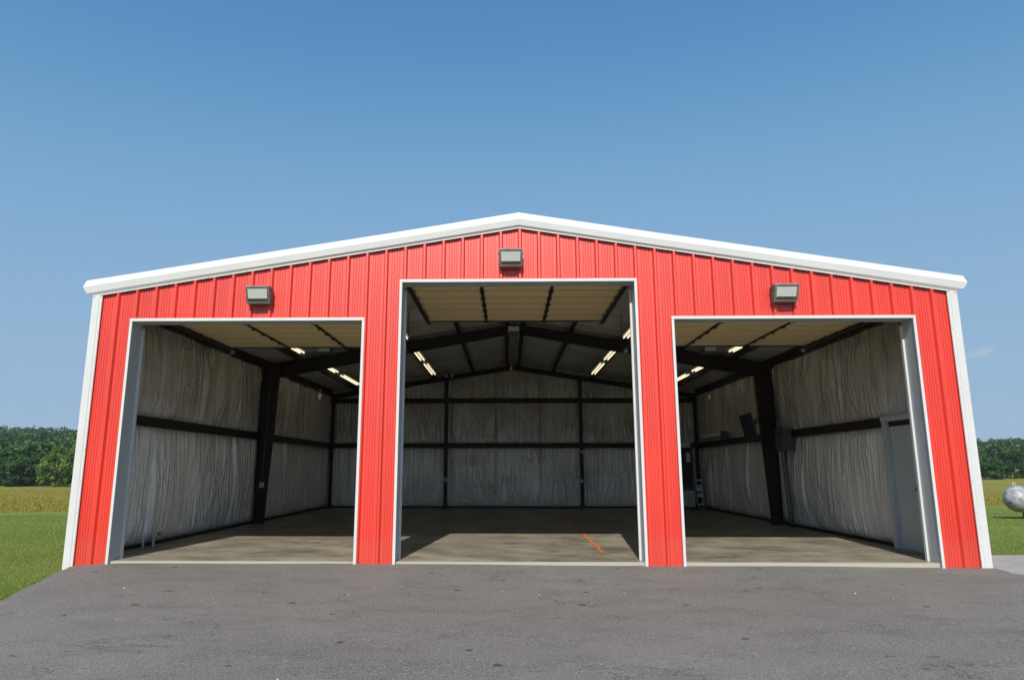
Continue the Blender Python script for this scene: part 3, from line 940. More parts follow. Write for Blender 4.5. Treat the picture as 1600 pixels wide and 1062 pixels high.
# ---- overhead sectional doors, rolled up under the roof
def overhead_door(a, b_, zt, y0, nsec, label, pitch=0.507):
    mb = MB()
    # first section is the frame mesh that carries the others: the curved radius section behind the head
    x0, x1 = a - 0.03, b_ + 0.03
    mb.hexa([(x0, y0 - 0.10, zt - 0.06), (x1, y0 - 0.10, zt - 0.06), (x1, y0, zt), (x0, y0, zt)], [(x0, y0 - 0.12, zt - 0.02), (x1, y0 - 0.12, zt - 0.02), (x1, y0, zt + 0.045), (x0, y0, zt + 0.045)])
    D = mb.build('overhead_door', M['almond'], B); D['label'] = label
    for k in range(nsec):
        ya = y0 + k * pitch + 0.016; yb = y0 + (k + 1) * pitch - 0.016
        mb = MB()
        # shallow ribs along the section: profile across its height
        W_ = pitch - 0.032
        prof = [(0, 0.034), (0.004, 0.010), (0.014, 0.0), (0.155, 0.0), (0.165, 0.007), (0.18, 0.007), (0.19, 0.0), (0.31, 0.0), (0.32, 0.007), (0.335, 0.007), (0.345, 0.0), (W_ - 0.014, 0.0), (W_ - 0.004, 0.010), (W_, 0.034)]
        ring = [(yy, zt + h) for yy, h in prof] + [(W_, zt + 0.045), (0, zt + 0.045)]
        mb.loft([(x0, ya + p, q) for p, q in ring], [(x1, ya + p, q) for p, q in ring])
        mb.build('door_section', M['almond'], D)
        if k: MB().box(x0, x1, y0 + k * pitch - 0.0155, y0 + k * pitch + 0.0155, zt + 0.006, zt + 0.04).build('seam_shade_strip', M['rubber'], D)  # dark strip standing in for the shade in the joint between sections
    ye = y0 + nsec * pitch
    MB().box(x0, x1, ye + 0.002, ye + 0.07, zt - 0.012, zt + 0.047).build('bottom_seal', M['rubber'], D)
    # hinge stiles at the third points
    for t in (1 / 3, 2 / 3):
        x = a + (b_ - a) * t
        mb = MB()
        mb.box(x - 0.028, x + 0.028, y0 + 0.02, ye + 0.02, zt - 0.018, zt - 0.001)
        for k in range(nsec + 1):
            yy = y0 + k * pitch
            mb.box(x - 0.045, x + 0.045, yy - 0.05, yy + 0.05, zt - 0.034, zt - 0.019)
        mb.build('hinge_stile', M['dark'], D)
    for x, s in ((x0, -1), (x1, 1)):
        mb = MB()
        xx = x + s * 0.03
        mb.box(*sorted((xx, xx + s * 0.006)), y0 - 0.05, ye + 0.30, zt - 0.045, zt + 0.05)
        mb.box(*sorted((xx - s * 0.085, xx)), y0 - 0.05, ye + 0.30, zt - 0.051, zt - 0.045)
        mb.box(*sorted((xx - s * 0.045, xx)), y0 - 0.05, ye + 0.30, zt + 0.05, zt + 0.056)
        # vertical track down the jamb
        mb.box(*sorted((xx, xx + s * 0.006)), JD + 0.03, JD + 0.09, 0.02, zt - 0.30)
        mb.box(*sorted((xx - s * 0.03, xx + s * 0.006)), JD + 0.085, JD + 0.09, 0.02, zt - 0.30)
        pts = [(xx + s * 0.003, JD + 0.06, zt - 0.31), (xx + s * 0.003, JD + 0.08, zt - 0.16), (xx + s * 0.003, JD + 0.15, zt - 0.05), (xx + s * 0.003, JD + 0.28, zt)]
        mb.tube(pts, 0.022, 6)
        # hangers up to the purlins
        for yy in (y0 + 1.6, ye + 0.22):
            zr_ = z_pur_bot(xx) + 0.05
            mb.box(*sorted((xx + s * 0.008, xx + s * 0.013)), yy - 0.02, yy + 0.02, zt, max(zr_, zt + 0.1))
        mb.build('track', M['dark'], D)
        # rollers at the section joints
        for k in range(nsec + 1):
            yy = y0 + k * pitch
            MB().tube([(xx - s * 0.10, yy, zt - 0.012), (xx - s * 0.005, yy, zt - 0.012)], 0.018, 8).build('roller', M['galv'], D)
        mb = MB(); mb.box(*sorted((xx - s * 0.085, xx - s * 0.005)), ye + 0.10, ye + 0.12, zt - 0.125, zt - 0.055)
        mb.build('track_bumper', M['pvc'], D)
    return D
overhead_door(*DOORS[0][:2], 3.915, 0.42, 7, 'almond sectional door raised over the left bay', 0.495)
overhead_door(*DOORS[1][:2], 4.50, 0.45, 7, 'almond sectional door raised over the middle bay')
overhead_door(*DOORS[2][:2], 3.915, 0.42, 7, 'almond sectional door raised over the right bay', 0.495)

# ---- walk door in the right wall
WX = 6.48
mb = MB()
y0, y1, zt = 0.86, 1.86, 2.16
mb.box(WX - 0.04, 6.74, y1 - 0.10, y1, 0.0, zt)
mb.box(WX - 0.04, 6.74, y0, y0 + 0.10, 0.0, zt)
mb.box(WX - 0.05, 6.74, y0 - 0.01, y1 + 0.01, zt + 0.001, zt + 0.09)
wd = mb.build('walk_door', M['jamb'], B, bevel=0.006)
wd['label'] = 'white steel walk door with frame in the right wall'
MB().box(WX + 0.05, WX + 0.09, y0 + 0.104, y1 - 0.104, 0.012, zt - 0.004).build('door_leaf', M['doorwhite'], wd)
mb = MB(); mb.tube([(WX + 0.05, y0 + 0.17, 1.02), (WX - 0.02, y0 + 0.17, 1.02)], 0.028, 12); mb.tube([(WX - 0.022, y0 + 0.17, 1.02), (WX - 0.04, y0 + 0.17, 1.02)], 0.03, 12)
mb.build('door_knob', M['galv'], wd)
mb = MB(); mb.tube([(WX + 0.048, y0 + 0.17, 1.33), (WX + 0.025, y0 + 0.17, 1.33)], 0.035, 12); mb.build('deadbolt', M['dark'], wd)
MB().box(WX - 0.10, 6.74, y0, y1, 0.0, 0.012).build('threshold', M['galv'], wd)

# ------------------------------------------------------------------ wall lights on the front
def wall_light(cx, cz, label):
    o = empty('wall_light', (cx, -0.034, cz), label, 'wall light', 'wall lights on the red front')
    w = 0.185
    prof = [(0.0, 0.135), (0.195, 0.135), (0.205, 0.115), (0.095, -0.125), (0.075, -0.135), (0.0, -0.135)]
    A = [(cx - w, -0.034 - p, cz + q) for p, q in prof]; Bq = [(cx + w, -0.034 - p, cz + q) for p, q in prof]
    MB().loft(A, Bq).build('housing', M['bronze'], o, bevel=0.008)
    # front face from (0.205, .115) to (0.095, -.125): frame and lens lie on it
    d = Vector((0, 0.110, -0.240)); d.normalize()        # down the face
    nrm = Vector((0, -0.240, -0.110)).normalized()
    top = Vector((cx, -0.034 - 0.205, cz + 0.115))
    def q(u, v, e): return tuple(top + Vector((u, 0, 0)) + d * v + nrm * e)
    L = 0.264
    mb = MB()
    for (u0, u1, v0, v1) in ((-w, w, 0.0, 0.022), (-w, w, L - 0.028, L), (-w, -w + 0.026, 0.022, L - 0.028), (w - 0.026, w, 0.022, L - 0.028)):
        mb.hexa([q(u0, v0, 0.001), q(u1, v0, 0.001), q(u1, v1, 0.001), q(u0, v1, 0.001)], [q(u0, v0, 0.016), q(u1, v0, 0.016), q(u1, v1, 0.016), q(u0, v1, 0.016)])
    mb.build('lens_frame', M['bronze'], o)
    mb = MB()
    u0, u1, v0, v1 = -w + 0.027, w - 0.027, 0.023, L - 0.029
    mb.hexa([q(u0, v0, 0.001), q(u1, v0, 0.001), q(u1, v1, 0.001), q(u0, v1, 0.001)], [q(u0 + 0.004, v0 + 0.004, 0.010), q(u1 - 0.004, v0 + 0.004, 0.010), q(u1 - 0.012, v1 - 0.05, 0.034), q(u0 + 0.012, v1 - 0.05, 0.034)])
    mb.build('lens', M['lens'], o)
    mb = MB(); u0, u1 = -w + 0.045, w - 0.045
    mb.hexa([q(u0, v1 - 0.052, 0.0345), q(u1, v1 - 0.052, 0.0345), q(u1 + 0.008, v1 - 0.012, 0.0135), q(u0 - 0.008, v1 - 0.012, 0.0135)], [q(u0, v1 - 0.052, 0.0375), q(u1, v1 - 0.052, 0.0375), q(u1 + 0.008, v1 - 0.012, 0.0165), q(u0 - 0.008, v1 - 0.012, 0.0165)])
    mb.build('lens_foot', M['lensfoot'], o)
    for s in (-1, 1):
        for vz in (0.09, -0.085):
            MB().box(*sorted((cx + s * (w + 0.001), cx + s * (w + 0.014))), -0.034 - 0.075, -0.034 - 0.05, cz + vz - 0.012, cz + vz + 0.012).build('hinge_lug', M['dark'], o)
    return o
wall_light(-4.09, 4.02, 'bronze wall light above the left door bay')
wall_light(-0.135, 4.60, 'bronze wall light under the ridge above the middle door bay')
wall_light(4.10, 4.01, 'bronze wall light above the right door bay')

# ------------------------------------------------------------------ strip lights under the purlins
def strip_light(x, z, y0, label):
    Lg = 2.42
    o = empty('strip_light', (x, y0, z), label, 'strip light', 'fluorescent strip lights under the roof')
    mb = MB()
    A = [(x - 0.11, y0, z + 0.05), (x - 0.05, y0, z + 0.10), (x + 0.05, y0, z + 0.10), (x + 0.11, y0, z + 0.05), (x + 0.03, y0, z + 0.04), (x - 0.03, y0, z + 0.04)]
    mb.loft(A, [(p[0], p[1] + Lg, p[2]) for p in A]).build('housing', M['white'], o)
    for dx in (-0.05, 0.05):
        for k in range(2):
            ya = y0 + 0.02 + k * 1.21
            MB().tube([(x + dx, ya, z + 0.02), (x + dx, ya + 1.17, z + 0.02)], 0.016, 8).build('tube', M['tube'], o, smooth=True)
        for k, ya in enumerate((y0 + 0.005, y0 + 1.2, y0 + 2.4)):
            MB().box(x + dx - 0.012, x + dx + 0.012, ya, ya + 0.014, z + 0.0, z + 0.045).build('lamp_holder', M['paper'], o)
    for ya in (y0 + 0.4, y0 + 2.0):
        MB().tube([(x, ya, z + 0.1), (x, ya, max(z + 0.14, z_pur_bot(x) + 0.12))], 0.004, 5).build('hanger', M['galv'], o)
for x, z, row in ((-5.30, 4.15, 'leftmost row'), (-2.73, 4.50, 'row left of the ridge'), (2.73, 4.50, 'row right of the ridge'), (5.30, 4.15, 'rightmost row')):
    for y0, where in ((3.72, 'nearest the doors'), (7.15, 'in the middle'), (10.20, 'nearest the back wall')):
        strip_light(x, z, y0, f'lit twin tube strip light {where} of the {row}')

# ------------------------------------------------------------------ door openers
def opener(x, y, z, label, cord_len, red):
    o = empty('door_opener', (x, y, z), label, 'door opener', 'garage door openers under the roof')
    MB().box(x - 0.14, x + 0.14, y - 0.18, y + 0.18, z - 0.02, z + 0.13).build('motor_housing', M['grey_box'], o, bevel=0.012)
    MB().box(x - 0.12, x + 0.12, y - 0.186, y - 0.181, z + 0.0, z + 0.11).build('light_lens', M['paper'], o)
    MB().box(x - 0.02, x + 0.02, 0.30, y - 0.19, z + 0.085, z + 0.12).build('rail', M['dark'], o)
    mb = MB()
    for s in (-1, 1):
        mb.box(x + s * 0.26 - 0.015, x + s * 0.26 + 0.015, y - 0.02, y + 0.02, z + 0.12, z_pur_bot(x + s * 0.26) + 0.05)
    mb.box(x - 0.30, x + 0.30, y - 0.02, y + 0.02, z + 0.131, z + 0.16)
    mb.build('mounting_strap', M['dark'], o)
    MB().tube([(x - 0.06, y - 0.1, z - 0.02), (x - 0.062, y - 0.1, z - cord_len)], 0.003, 5).build('pull_cord', M['grey_box'], o)
    zc = z - cord_len
    MB().tube([(x - 0.062, y - 0.1, zc), (x - 0.062, y - 0.1, zc - 0.09)], 0.026, 8).build('pull_handle', red, o)
    if red is M['redplastic']:
        MB().box(x - 0.10, x - 0.035, y - 0.105, y - 0.10, zc - 0.21, zc - 0.09).build('tag', M['paper'], o)
opener(-4.20, 4.30, 3.86, 'grey door opener with red pull handle hanging in the left bay', 0.82, M['redplastic'])
opener(-0.05, 5.00, 4.44, 'grey door opener under the ridge in the middle bay', 0.80, M['orangeplastic'])
opener(4.22, 4.40, 3.86, 'grey door opener over the right bay', 0.95, M['pvc'])

# ------------------------------------------------------------------ right wall equipment
tv = empty('television', (5.72, 6.6, 2.03), 'black flat television tilted on a swing arm from the right column', 'television')
c0 = Vector((5.72, 6.55, 2.35)); wdir = Vector((0.08, 1, 0)).normalized(); hdir = Vector((-0.24, 0, 1)).normalized(); nd = hdir.cross(wdir).normalized()
if nd.x > 0: nd = -nd
def tvq(u, v, e): return tuple(c0 + wdir * u + hdir * v + nd * e)
def tvbox(u0, u1, v0, v1, e0, e1):
    return MB().hexa([tvq(u0, v0, e0), tvq(u1, v0, e0), tvq(u1, v1, e0), tvq(u0, v1, e0)], [tvq(u0, v0, e1), tvq(u1, v0, e1), tvq(u1, v1, e1), tvq(u0, v1, e1)])
tvbox(-0.52, 0.52, -0.33, 0.33, -0.05, 0.0).build('casing', M['plastic'], tv, bevel=0.008)
tvbox(-0.495, 0.495, -0.30, 0.31, 0.001, 0.004).build('screen', M['screen'], tv)
mb = MB()
mb.tube([(5.80, 6.55, 2.40), (6.02, 6.75, 2.58), (6.34, 6.90, 2.58)], 0.022, 8)
mb.tube([(5.80, 6.55, 2.30), (6.02, 6.75, 2.50), (6.34, 6.90, 2.50)], 0.022, 8)
mb.box(5.78, 5.82, 6.40, 6.70, 2.22, 2.48)
mb.build('swing_arm', M['dark'], tv)
MB().tube([(5.95, 6.6, 2.2), (6.05, 6.75, 2.05), (6.22, 6.88, 1.9), (6.30, 6.9, 1.75)], 0.008, 6).build('cable', M['plastic'], tv)

eb = empty('breaker_panel', (6.42, 6.2, 1.75), 'grey breaker panel beside the right column with conduit to the floor', 'breaker panel')
MB().box(6.32, 6.56, 5.93, 6.42, 1.76, 2.30).build('cabinet', M['grey_box'], eb, bevel=0.01)
MB().box(6.308, 6.319, 5.96, 6.39, 1.80, 2.26).build('cover', M['grey_box'], eb)
MB().box(6.30, 6.307, 6.33, 6.36, 2.0, 2.06).build('latch', M['galv'], eb)
mb = MB(); mb.tube([(6.44, 6.18, 1.76), (6.44, 6.17, 1.2), (6.45, 6.1, 0.5), (6.45, 6.08, 0.0)], 0.032, 10)
mb.tube([(6.40, 6.28, 1.76), (6.42, 6.27, 1.0), (6.44, 6.2, 0.0)], 0.018, 8)
mb.build('conduit', M['grey_box'], eb, smooth=True)
MB().tube([(6.42, 6.3, 2.3), (6.42, 6.5, 3.2), (6.42, 6.72, 3.95)], 0.016, 8).build('conduit', M['grey_box'], eb, smooth=True)

ht = empty('radiant_heater', (6.40, 11.7, 2.26), 'long pale box heater resting on the right wall girt', 'heater')
MB().box(6.32, 6.52, 10.62, 12.75, 2.27, 2.46).build('casing', M['paper'], ht, bevel=0.01)
MB().box(6.300, 6.318, 10.66, 12.71, 2.29, 2.335).build('grille', M['dark'], ht)
MB().box(6.30, 6.53, 10.56, 10.618, 2.26, 2.48).build('end_cap', M['grey_box'], ht)

# back right corner
lk = empty('locker', (5.95, 13.6, 0), 'dark tall locker with a pale notice in the back right corner', 'locker')
MB().box(5.62, 6.20, 13.60, 14.05, 0.72, 2.08).build('body', M['plastic'], lk, bevel=0.006)
MB().box(5.64, 6.18, 13.585, 13.598, 0.75, 2.05).build('door', M['dark'], lk)
MB().box(5.98, 6.12, 13.578, 13.584, 1.57, 1.90).build('notice', M['paper'], lk)
for xx in (5.65, 6.17):
    for yy in (13.63, 14.02):
        MB().box(xx - 0.02, xx + 0.02, yy - 0.02, yy + 0.02, 0.0, 0.719).build('leg', M['dark'], lk)
bx = empty('carton', (5.98, 13.75, 2.08), 'pale box lying on top of the dark locker', 'box')
MB().box(5.72, 6.17, 13.66, 13.98, 2.081, 2.26).build('box_body', M['paper'], bx, bevel=0.004)
ac = empty('air_unit', (5.95, 13.3, 0), 'low air unit with pale louvred grille in front of the locker', 'air unit')
MB().box(5.70, 6.17, 13.32, 13.56, 0.04, 0.67).build('casing', M['grey_box'], ac, bevel=0.008)
for k in range(9):
    zz = 0.10 + k * 0.06
    MB().box(5.73, 6.14, 13.305, 13.319, zz, zz + 0.038).build('slat', M['paper'], ac)
for xx in (5.74, 6.13):
    MB().box(xx - 0.03, xx + 0.03, 13.36, 13.52, 0.0, 0.04).build('foot', M['dark'], ac)
MB().tube([(6.02, 13.4, 0.67), (6.02, 13.4, 0.80), (6.14, 13.4, 0.80), (6.14, 13.4, 0.92)], 0.018, 8).build('pipe', M['galv'], ac)
hk = empty('hand_truck', (6.38, 13.5, 0), 'pale steel hand truck standing in the back right corner', 'hand truck')
mb = MB()
for xx in (6.28, 6.48): mb.tube([(xx, 13.50, 0.06), (xx, 13.62, 1.22)], 0.016, 8)
mb.tube([(6.28, 13.62, 1.22), (6.48, 13.62, 1.22)], 0.016, 8)
mb.build('frame', M['galv'], hk)
for k, zz in enumerate((0.16, 0.42, 0.62, 0.78, 0.97)):
    yy = 13.50 + 0.12 * (zz - 0.06) / 1.16
    MB().box(6.29, 6.47, yy - 0.012, yy + 0.010, zz - 0.03, zz + 0.03 + 0.08 * (k in (1, 2))).build('crossbar', M['paper'], hk)
MB().box(6.26, 6.50, 13.30, 13.52, 0.03, 0.042).build('toe_plate', M['galv'], hk)
for xx in (6.235, 6.525):
    MB().tube([(xx - 0.02, 13.60, 0.10), (xx + 0.02, 13.60, 0.10)], 0.10, 16).build('wheel', M['plastic'], hk)

# sockets with conduits
def socket(x, y, z, ztop, label, face):
    o = empty('socket_box', (x, y, z), label, 'socket')
    MB().box(x - 0.055, x + 0.055, y - 0.05, y, z - 0.06, z + 0.06).build('box_body', M['paper'], o, bevel=0.006)
    for s in (-1, 1):
        MB().box(x - 0.018, x + 0.018, y - 0.056, y - 0.051, z + s * 0.025 - 0.014, z + s * 0.025 + 0.014).build('outlet', M['grey_box'], o)
    MB().tube([(x, y - 0.02, z + 0.06), (x + face * 0.02, y - 0.02, (z + ztop) / 2), (x + face * 0.06, y - 0.02, ztop)], 0.008, 6).build('conduit', M['grey_box'], o)
socket(-6.40, FY - 0.012, 0.95, 3.6, 'white socket box on the left frame column', 1)
socket(PX[0] + 0.02, LEN - 0.306, 0.97, 2.1, 'socket box on the left post of the back wall', 0)
socket(PX[1] - 0.02, LEN - 0.306, 0.93, 1.75, 'lower socket box on the right post of the back wall', 0)
socket(PX[1] + 0.02, LEN - 0.306, 1.94, 2.1, 'upper socket box on the right post of the back wall', 0)

fl = empty('flood_lamp', (-2.30, 13.85, 4.66), 'small twin headed lamp on the end rafter above the back left post', 'lamp')
MB().box(-2.36, -2.24, 13.93, 14.02, 4.58, 4.72).build('base', M['grey_box'], fl)
for s in (-1, 1):
    MB().tube([(-2.30 + s * 0.08, 13.93, 4.66), (-2.30 + s * 0.11, 13.80, 4.64)], 0.035, 10, r2=0.06).build('lamp_head', M['paper'], fl)

# pipe stubs at the foot of the left wall
def stub(y, h, label, cap):
    o = empty('pipe_stub', (-6.45, y, 0), label, 'pipe')
    MB().tube([(-6.44, y, 0.0), (-6.45, y, h - 0.03), (-6.50, y, h)], 0.02, 10).build('pipe', M['pvc'], o, smooth=True)
    if cap:
        MB().tube([(-6.41, y + 0.05, h + 0.03), (-6.36, y + 0.05, h + 0.03)], 0.032, 10).build('valve', M['brass'], o)
        MB().tube([(-6.40, y - 0.10, 0.0), (-6.42, y - 0.06, h * 0.7)], 0.018, 8).build('hose', M['pvc'], o)
stub(1.55, 0.17, 'bare white pipe stub at the left wall nearest the door', False)
stub(1.90, 0.19, 'white pipe stub with brass valve at the left wall', True)

# ------------------------------------------------------------------ tank on the lawn
TY, TX = 15.0, 18.12
gz = float(ground_z(np.array([TX]), np.array([TY]))[0])
tk = empty('propane_tank', (TX + 1.2, TY, gz), 'weathered silver tank lying on the lawn at the right edge', 'tank')
rad, Lc = 0.46, 2.4
cz = 0.285
ax = Vector((math.cos(0.10), math.sin(0.10), 0)); ay = Vector((-ax.y, ax.x, 0))
V, F = [], []
prof = []
for k in range(11):
    a = math.pi / 2 * k / 10
    prof.append((-0.44 * math.cos(a), rad * math.sin(a)))
prof += [(0.05, rad), (0.051, rad + 0.002), (0.07, rad + 0.002), (0.071, rad)]
prof += [(Lc - p, r) for p, r in reversed(prof)]
ns = 40
base = Vector((TX + 0.02, TY, cz))
for p, r in prof:
    for i in range(ns):
        t = 2 * math.pi * i / ns
        V.append(tuple(base + ax * p + ay * (r * math.cos(t)) + Vector((0, 0, r * math.sin(t)))))
for k in range(len(prof) - 1):
    for i in range(ns):
        F.append((k * ns + i, k * ns + (i + 1) % ns, (k + 1) * ns + (i + 1) % ns, (k + 1) * ns + i))
o = mesh_obj('shell', V, F, M['tank'], tk, smooth=True)
def tank_pt(p, r, t, e=0): return tuple(base + ax * p + ay * (r * math.cos(t) + e) + Vector((0, 0, r * math.sin(t))))
for p in (0.02, Lc + 0.10):
    pts = []
    for k in range(13):
        a = 2 * math.pi * k / 12
        pts.append(tuple(base + ax * (p - 0.10 + 0.065 * math.cos(a)) + Vector((0, 0, rad + 0.035 + 0.065 * math.sin(a)))))
    MB().tube(pts, 0.013, 6).build('lifting_lug', M['paper'], tk, smooth=True)
for p in (0.35, Lc - 0.35):
    for e in (-0.2, 0.2):
        c = base + ax * p + ay * e
        MB().box(c.x - 0.04, c.x + 0.04, c.y - 0.05, c.y + 0.05, gz - 0.02, cz - rad + 0.09).build('leg', M['bronze'], tk)
c = base + ax * (Lc / 2)
MB().tube([(c.x, c.y, cz + rad - 0.02), (c.x, c.y, cz + rad + 0.17), (c.x, c.y, cz + rad + 0.20)], 0.16, 20).build('valve_cover', M['tank'], tk, smooth=True)

# ------------------------------------------------------------------ grass, trees and hill wood (leaf-sized faces)
def in_view(x, y, margin):
    """keeps the wedges left and right of the building that the place shows from the forecourt"""
    d = y + 10.385
    px = np.where(d > 0.5, (x + 0.189) / np.maximum(d, 0.5), 0)
    return ((px < -0.60 + margin) & (px > -0.86)) | ((px > 0.64 - margin) & (px < 0.86))

def blades(name, N, rmin, rmax, h, w, m, cond, label, seed):
    g = np.random.default_rng(seed)
    d = rmin * (rmax / rmin) ** g.random(N)
    side = g.random(N) < 0.58
    sl = np.where(side, -g.uniform(0.54, 0.98, N), g.uniform(0.56, 0.92, N))
    x = sl * d - 0.189; y = d - 10.385
    k = cond(x, y)
    x, y, d = x[k], y[k], d[k]
    n_ = len(x)
    z = ground_z(x, y) - 0.01
    a = g.uniform(0, 2 * np.pi, n_); hh = h * g.uniform(0.5, 1.25, n_) ; ww = w * g.uniform(0.6, 1.4, n_) * np.clip(d / 14, 0.8, 3.0)
    lean = g.normal(0, 0.35, (n_, 2)) * hh[:, None]
    p0 = np.stack([x - np.cos(a) * ww, y - np.sin(a) * ww, z], 1)
    p1 = np.stack([x + np.cos(a) * ww, y + np.sin(a) * ww, z], 1)
    p2 = np.stack([x + lean[:, 0], y + lean[:, 1], z + hh], 1)
    V = np.stack([p0, p1, p2], 1).reshape(-1, 3)
    F = np.arange(len(V)).reshape(-1, 3)
    o = mesh_obj(name, V, F, m)
    tag(o, label, 'grass', kind='stuff')
mow = lambda x, y: y - 0.2 * x
def lawn_ok(x, y):
    off_asph = (x < asph_l(y) + 0.02 + 0.10 * vnoise(x * 2.3, y * 3.1, 31)) | (x > asph_r(y) + 0.1) | (y > 0)
    off_b = (np.abs(x) > XW + 0.03) | (y > LEN) | (y < 0)
    off_pad = ~((x > 6.7) & (x < 9.65) & (y > -0.8) & (y < 1.72))
    off_gr = ~((x > 6.9) & (x < 11) & (y < -0.3))
    return off_asph & off_b & off_pad & off_gr & (mow(x, y) < 20.0)
blades('mown_lawn', 300000, 6.0, 34, 0.040, 0.006, M['blade'], lawn_ok, 'short mown green grass beside the garage', 5)
blades('hay_grass', 70000, 22, 110, 0.11, 0.010, M['hay'], lambda x, y: mow(x, y) > 22.5, 'tall golden hay grass beyond the mown lawn', 6)

def leaf_cloud(centres, radii, per, size, g, flat=0.8):
    """quads spread through ellipsoid clumps, biased to the clump's shell"""
    C = np.repeat(centres, per, 0); Rr = np.repeat(radii, per, 0)
    n_ = len(C)
    dv = g.normal(size=(n_, 3)); dv /= np.linalg.norm(dv, axis=1)[:, None]
    rad_ = g.random(n_) ** 0.45
    P = C + dv * Rr * rad_[:, None] * np.array([1, 1, flat])
    nrm = dv + 0.8 * g.normal(size=(n_, 3)) + np.array([0, 0, 0.35]); nrm /= np.linalg.norm(nrm, axis=1)[:, None]
    t = np.cross(nrm, g.normal(size=(n_, 3))); t /= np.linalg.norm(t, axis=1)[:, None]
    b_ = np.cross(nrm, t)
    s = size * g.uniform(0.55, 1.35, n_)[:, None]
    V = np.stack([P - t * s - b_ * s * 0.6, P + t * s - b_ * s * 0.6, P + t * s * 0.7 + b_ * s * 0.7, P - t * s * 0.7 + b_ * s * 0.7], 1).reshape(-1, 3)
    F = np.arange(len(V)).reshape(-1, 4)
    return V, F

def tree(x, y, h, r, m, label, seed, group, name='broadleaf_tree', low=0.12):
    g = np.random.default_rng(seed)
    z = float(ground_z(np.array([x]), np.array([y]))[0])
    o = empty(name, (x, y, z), label, 'tree', group)
    mb = MB()
    mb.tube([(x, y, z - 0.3), (x + 0.1, y, z + h * 0.25), (x + 0.2 * g.normal(), y, z + h * 0.55), (x + 0.3 * g.normal(), y, z + h * 0.85)], 0.03 * h, 8, r2=0.006 * h)
    for k in range(7):
        a = g.uniform(0, 6.28); zz = z + h * g.uniform(0.2, 0.6)
        e = (x + math.cos(a) * r * 0.7, y + math.sin(a) * r * 0.7, zz + h * g.uniform(0.1, 0.25))
        mb.tube([(x, y, zz), ((x + e[0]) / 2, (y + e[1]) / 2, zz + h * 0.05), e], 0.012 * h, 6, r2=0.003 * h)
    mb.build('trunk', M['bark'], o)
    nc = 46
    t = g.random(nc)
    zc = low + (0.97 - low) * t
    prof_ = np.sin(np.clip((zc - low + 0.10) / (1.08 - low), 0, 1) * np.pi) ** 0.55
    a = g.uniform(0, 2 * np.pi, nc); rr = r * prof_ * g.random(nc) ** 0.4 * 0.85
    cs = np.stack([x + np.cos(a) * rr, y + np.sin(a) * rr, z + h * zc - 0.05 * h], 1)
    rd = np.stack([np.full(nc, 1.0)] * 3, 1) * (r * g.uniform(0.16, 0.34, nc))[:, None]
    V, F = leaf_cloud(cs, rd, 110, 0.20, g)
    mesh_obj('crown', V, F, m, o)
    return o

def polar(slope, depth): return slope * depth - 0.189, depth - 10.385
TL = 'trees along the far edge of the hay field'
L = [(-0.758, 158, 8.2, 4.3, 'leaf_olive', 'olive green tree at the left edge of the photograph'),
     (-0.722, 156, 7.4, 3.6, 'leaf_dark', 'dark green tree beside the bleached dead trunk'),
     (-0.695, 160, 6.6, 3.6, 'leaf_dark', 'dark rounded tree left of the bright green tree'),
     (-0.662, 152, 9.0, 4.2, 'leaf_bright', 'bright green tree nearest the left corner of the garage'),
     (-0.632, 150, 9.4, 4.2, 'leaf_bright', 'bright green tree half hidden by the left garage corner'),
     (0.690, 196, 6.8, 3.8, 'leaf_dark', 'dark tree beside the right garage corner'),
     (0.722, 200, 8.2, 4.6, 'leaf_dark', 'dark dense tree left of the tank'),
     (0.752, 202, 6.6, 3.9, 'leaf_olive', 'olive tree above the end of the tank'),
     (0.783, 205, 9.4, 5.0, 'leaf_bright', 'lighter green tree at the right edge of the photograph')]
for i, (s_, d_, h, r, mk, lab) in enumerate(L):
    x, y = polar(s_, d_)
    tree(x, y, h, r, M[mk], lab, 100 + i, TL)
# dead snag
x, y = polar(-0.712, 157); z = float(ground_z(np.array([x]), np.array([y]))[0])
sn = empty('dead_tree', (x, y, z), 'bleached dead trunk among the dark trees at left', 'tree')
mb = MB(); mb.tube([(x, y, z), (x + 0.1, y, z + 3), (x + 0.35, y, z + 5.2)], 0.11, 7, r2=0.04); mb.build('trunk', M['bark_pale'], sn)
mb = MB(); mb.tube([(x + 0.12, y, z + 3.3), (x + 0.9, y, z + 5.0)], 0.08, 6, r2=0.02); mb.tube([(x + 0.2, y, z + 4.3), (x - 0.5, y, z + 5.3)], 0.06, 6, r2=0.02); mb.build('branch', M['bark_pale'], sn)

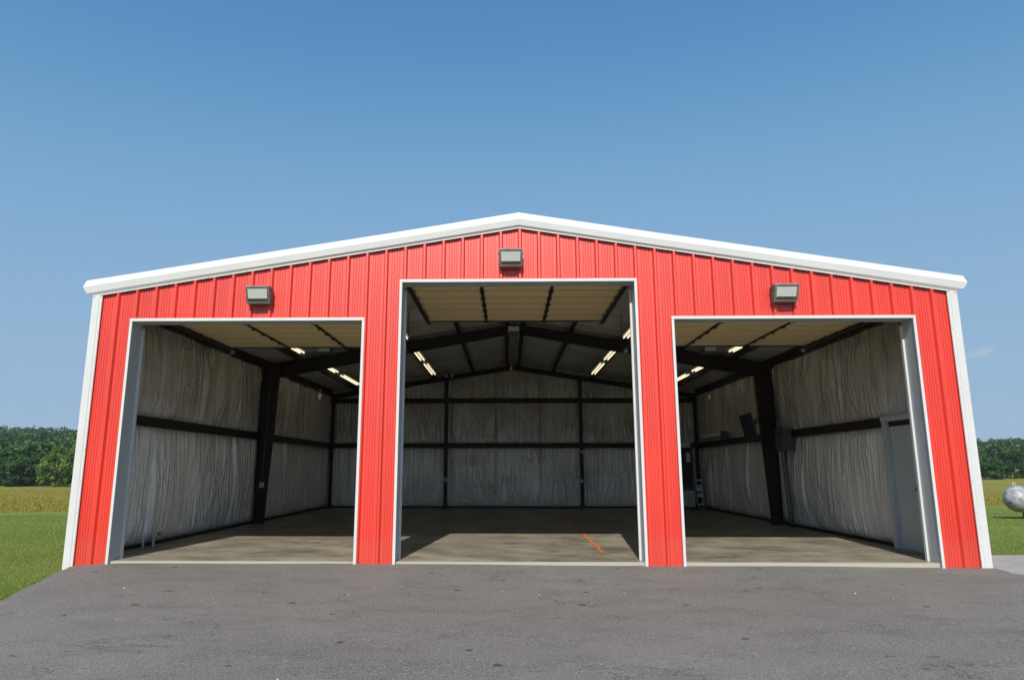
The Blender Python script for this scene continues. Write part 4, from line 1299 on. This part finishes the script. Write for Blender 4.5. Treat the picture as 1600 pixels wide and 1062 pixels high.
# undergrowth and the woods on the hills: one mass each
def wood(name, label, slo, shi, d0, d1, N, seed, h=(7, 11), per=26, size=0.42):
    g = np.random.default_rng(seed)
    cs, rd = [], []
    for i in range(N):
        d = d0 + (d1 - d0) * (i / N) ** 1.2 + g.uniform(-4, 4)
        s_ = g.uniform(slo, shi)
        x, y = polar(s_, d)
        z = float(ground_z(np.array([x]), np.array([y]))[0])
        hh = g.uniform(*h); r = hh * g.uniform(0.36, 0.5)
        for k in range(11):
            a = g.uniform(0, 6.28); q = g.random() ** 0.5 * r * 0.8
            t = g.uniform(0.25, 0.92)
            cs.append((x + math.cos(a) * q * (1.15 - t * 0.5), y + math.sin(a) * q * (1.15 - t * 0.5), z + hh * t)); rd.append([r * g.uniform(0.26, 0.46)] * 3)
    V, F = leaf_cloud(np.array(cs), np.array(rd), per, size, g)
    o = mesh_obj(name, V, F, M['leaf_hill'])
    tag(o, label, 'wood', kind='stuff')
wood('hill_wood', 'wooded hill behind the hay field on the left', -0.86, -0.50, 172, 600, 900, 41, per=17, size=0.5)
wood('hill_wood', 'wooded hill behind the hay field on the right', 0.57, 0.90, 260, 600, 800, 42, h=(6.0, 10.5), per=17, size=0.5)
wood('undergrowth', 'dark bushes along the left field edge', -0.86, -0.50, 157, 166, 70, 43, h=(2.5, 4.5), per=40, size=0.25)
wood('undergrowth', 'dark bushes along the right field edge', 0.56, 0.90, 203, 212, 70, 44, h=(2.5, 5.5), per=40, size=0.28)

# pebbles on the asphalt
g = np.random.default_rng(77)
mb = MB()
for k in range(26):
    y = g.uniform(-7.5, -0.5); x = g.uniform(-6, 7)
    z = float(asph_z(np.array([x]), np.array([y]))[0]); s = g.uniform(0.003, 0.007) * (2.0 if k < 4 else 1)
    mb.hexa([(x - s, y - s, z - 0.002), (x + s, y - s * 0.8, z - 0.002), (x + s * 0.9, y + s, z - 0.002), (x - s * 0.8, y + s, z - 0.002)], [(x - s * 0.5, y - s * 0.6, z + s), (x + s * 0.6, y - s * 0.4, z + s * 0.9), (x + s * 0.4, y + s * 0.5, z + s), (x - s * 0.5, y + s * 0.5, z + s * 0.8)])
tag(mb.build('pebbles', M['stone']), 'small pale pebbles scattered over the asphalt', 'pebbles', kind='stuff')

# ------------------------------------------------------------------ summer haze
hz = MB().box(float(gx.min()) - 40, float(gx.max()) + 40, -110, float(gy.max()) + 40, -14.0, 52.0).build('haze', None)
tag(hz, kind='stuff')
m = bpy.data.materials.new('summer_haze'); m.use_nodes = True
n, l = m.node_tree.nodes, m.node_tree.links
n.remove(n['Principled BSDF'])
pv = n.new('ShaderNodeVolumePrincipled')
pv.inputs['Color'].default_value = (0.86, 0.92, 1.0, 1)
pv.inputs['Density'].default_value = 0.00015
l.new(pv.outputs[0], n['Material Output'].inputs['Volume'])
hz.data.materials.append(m)
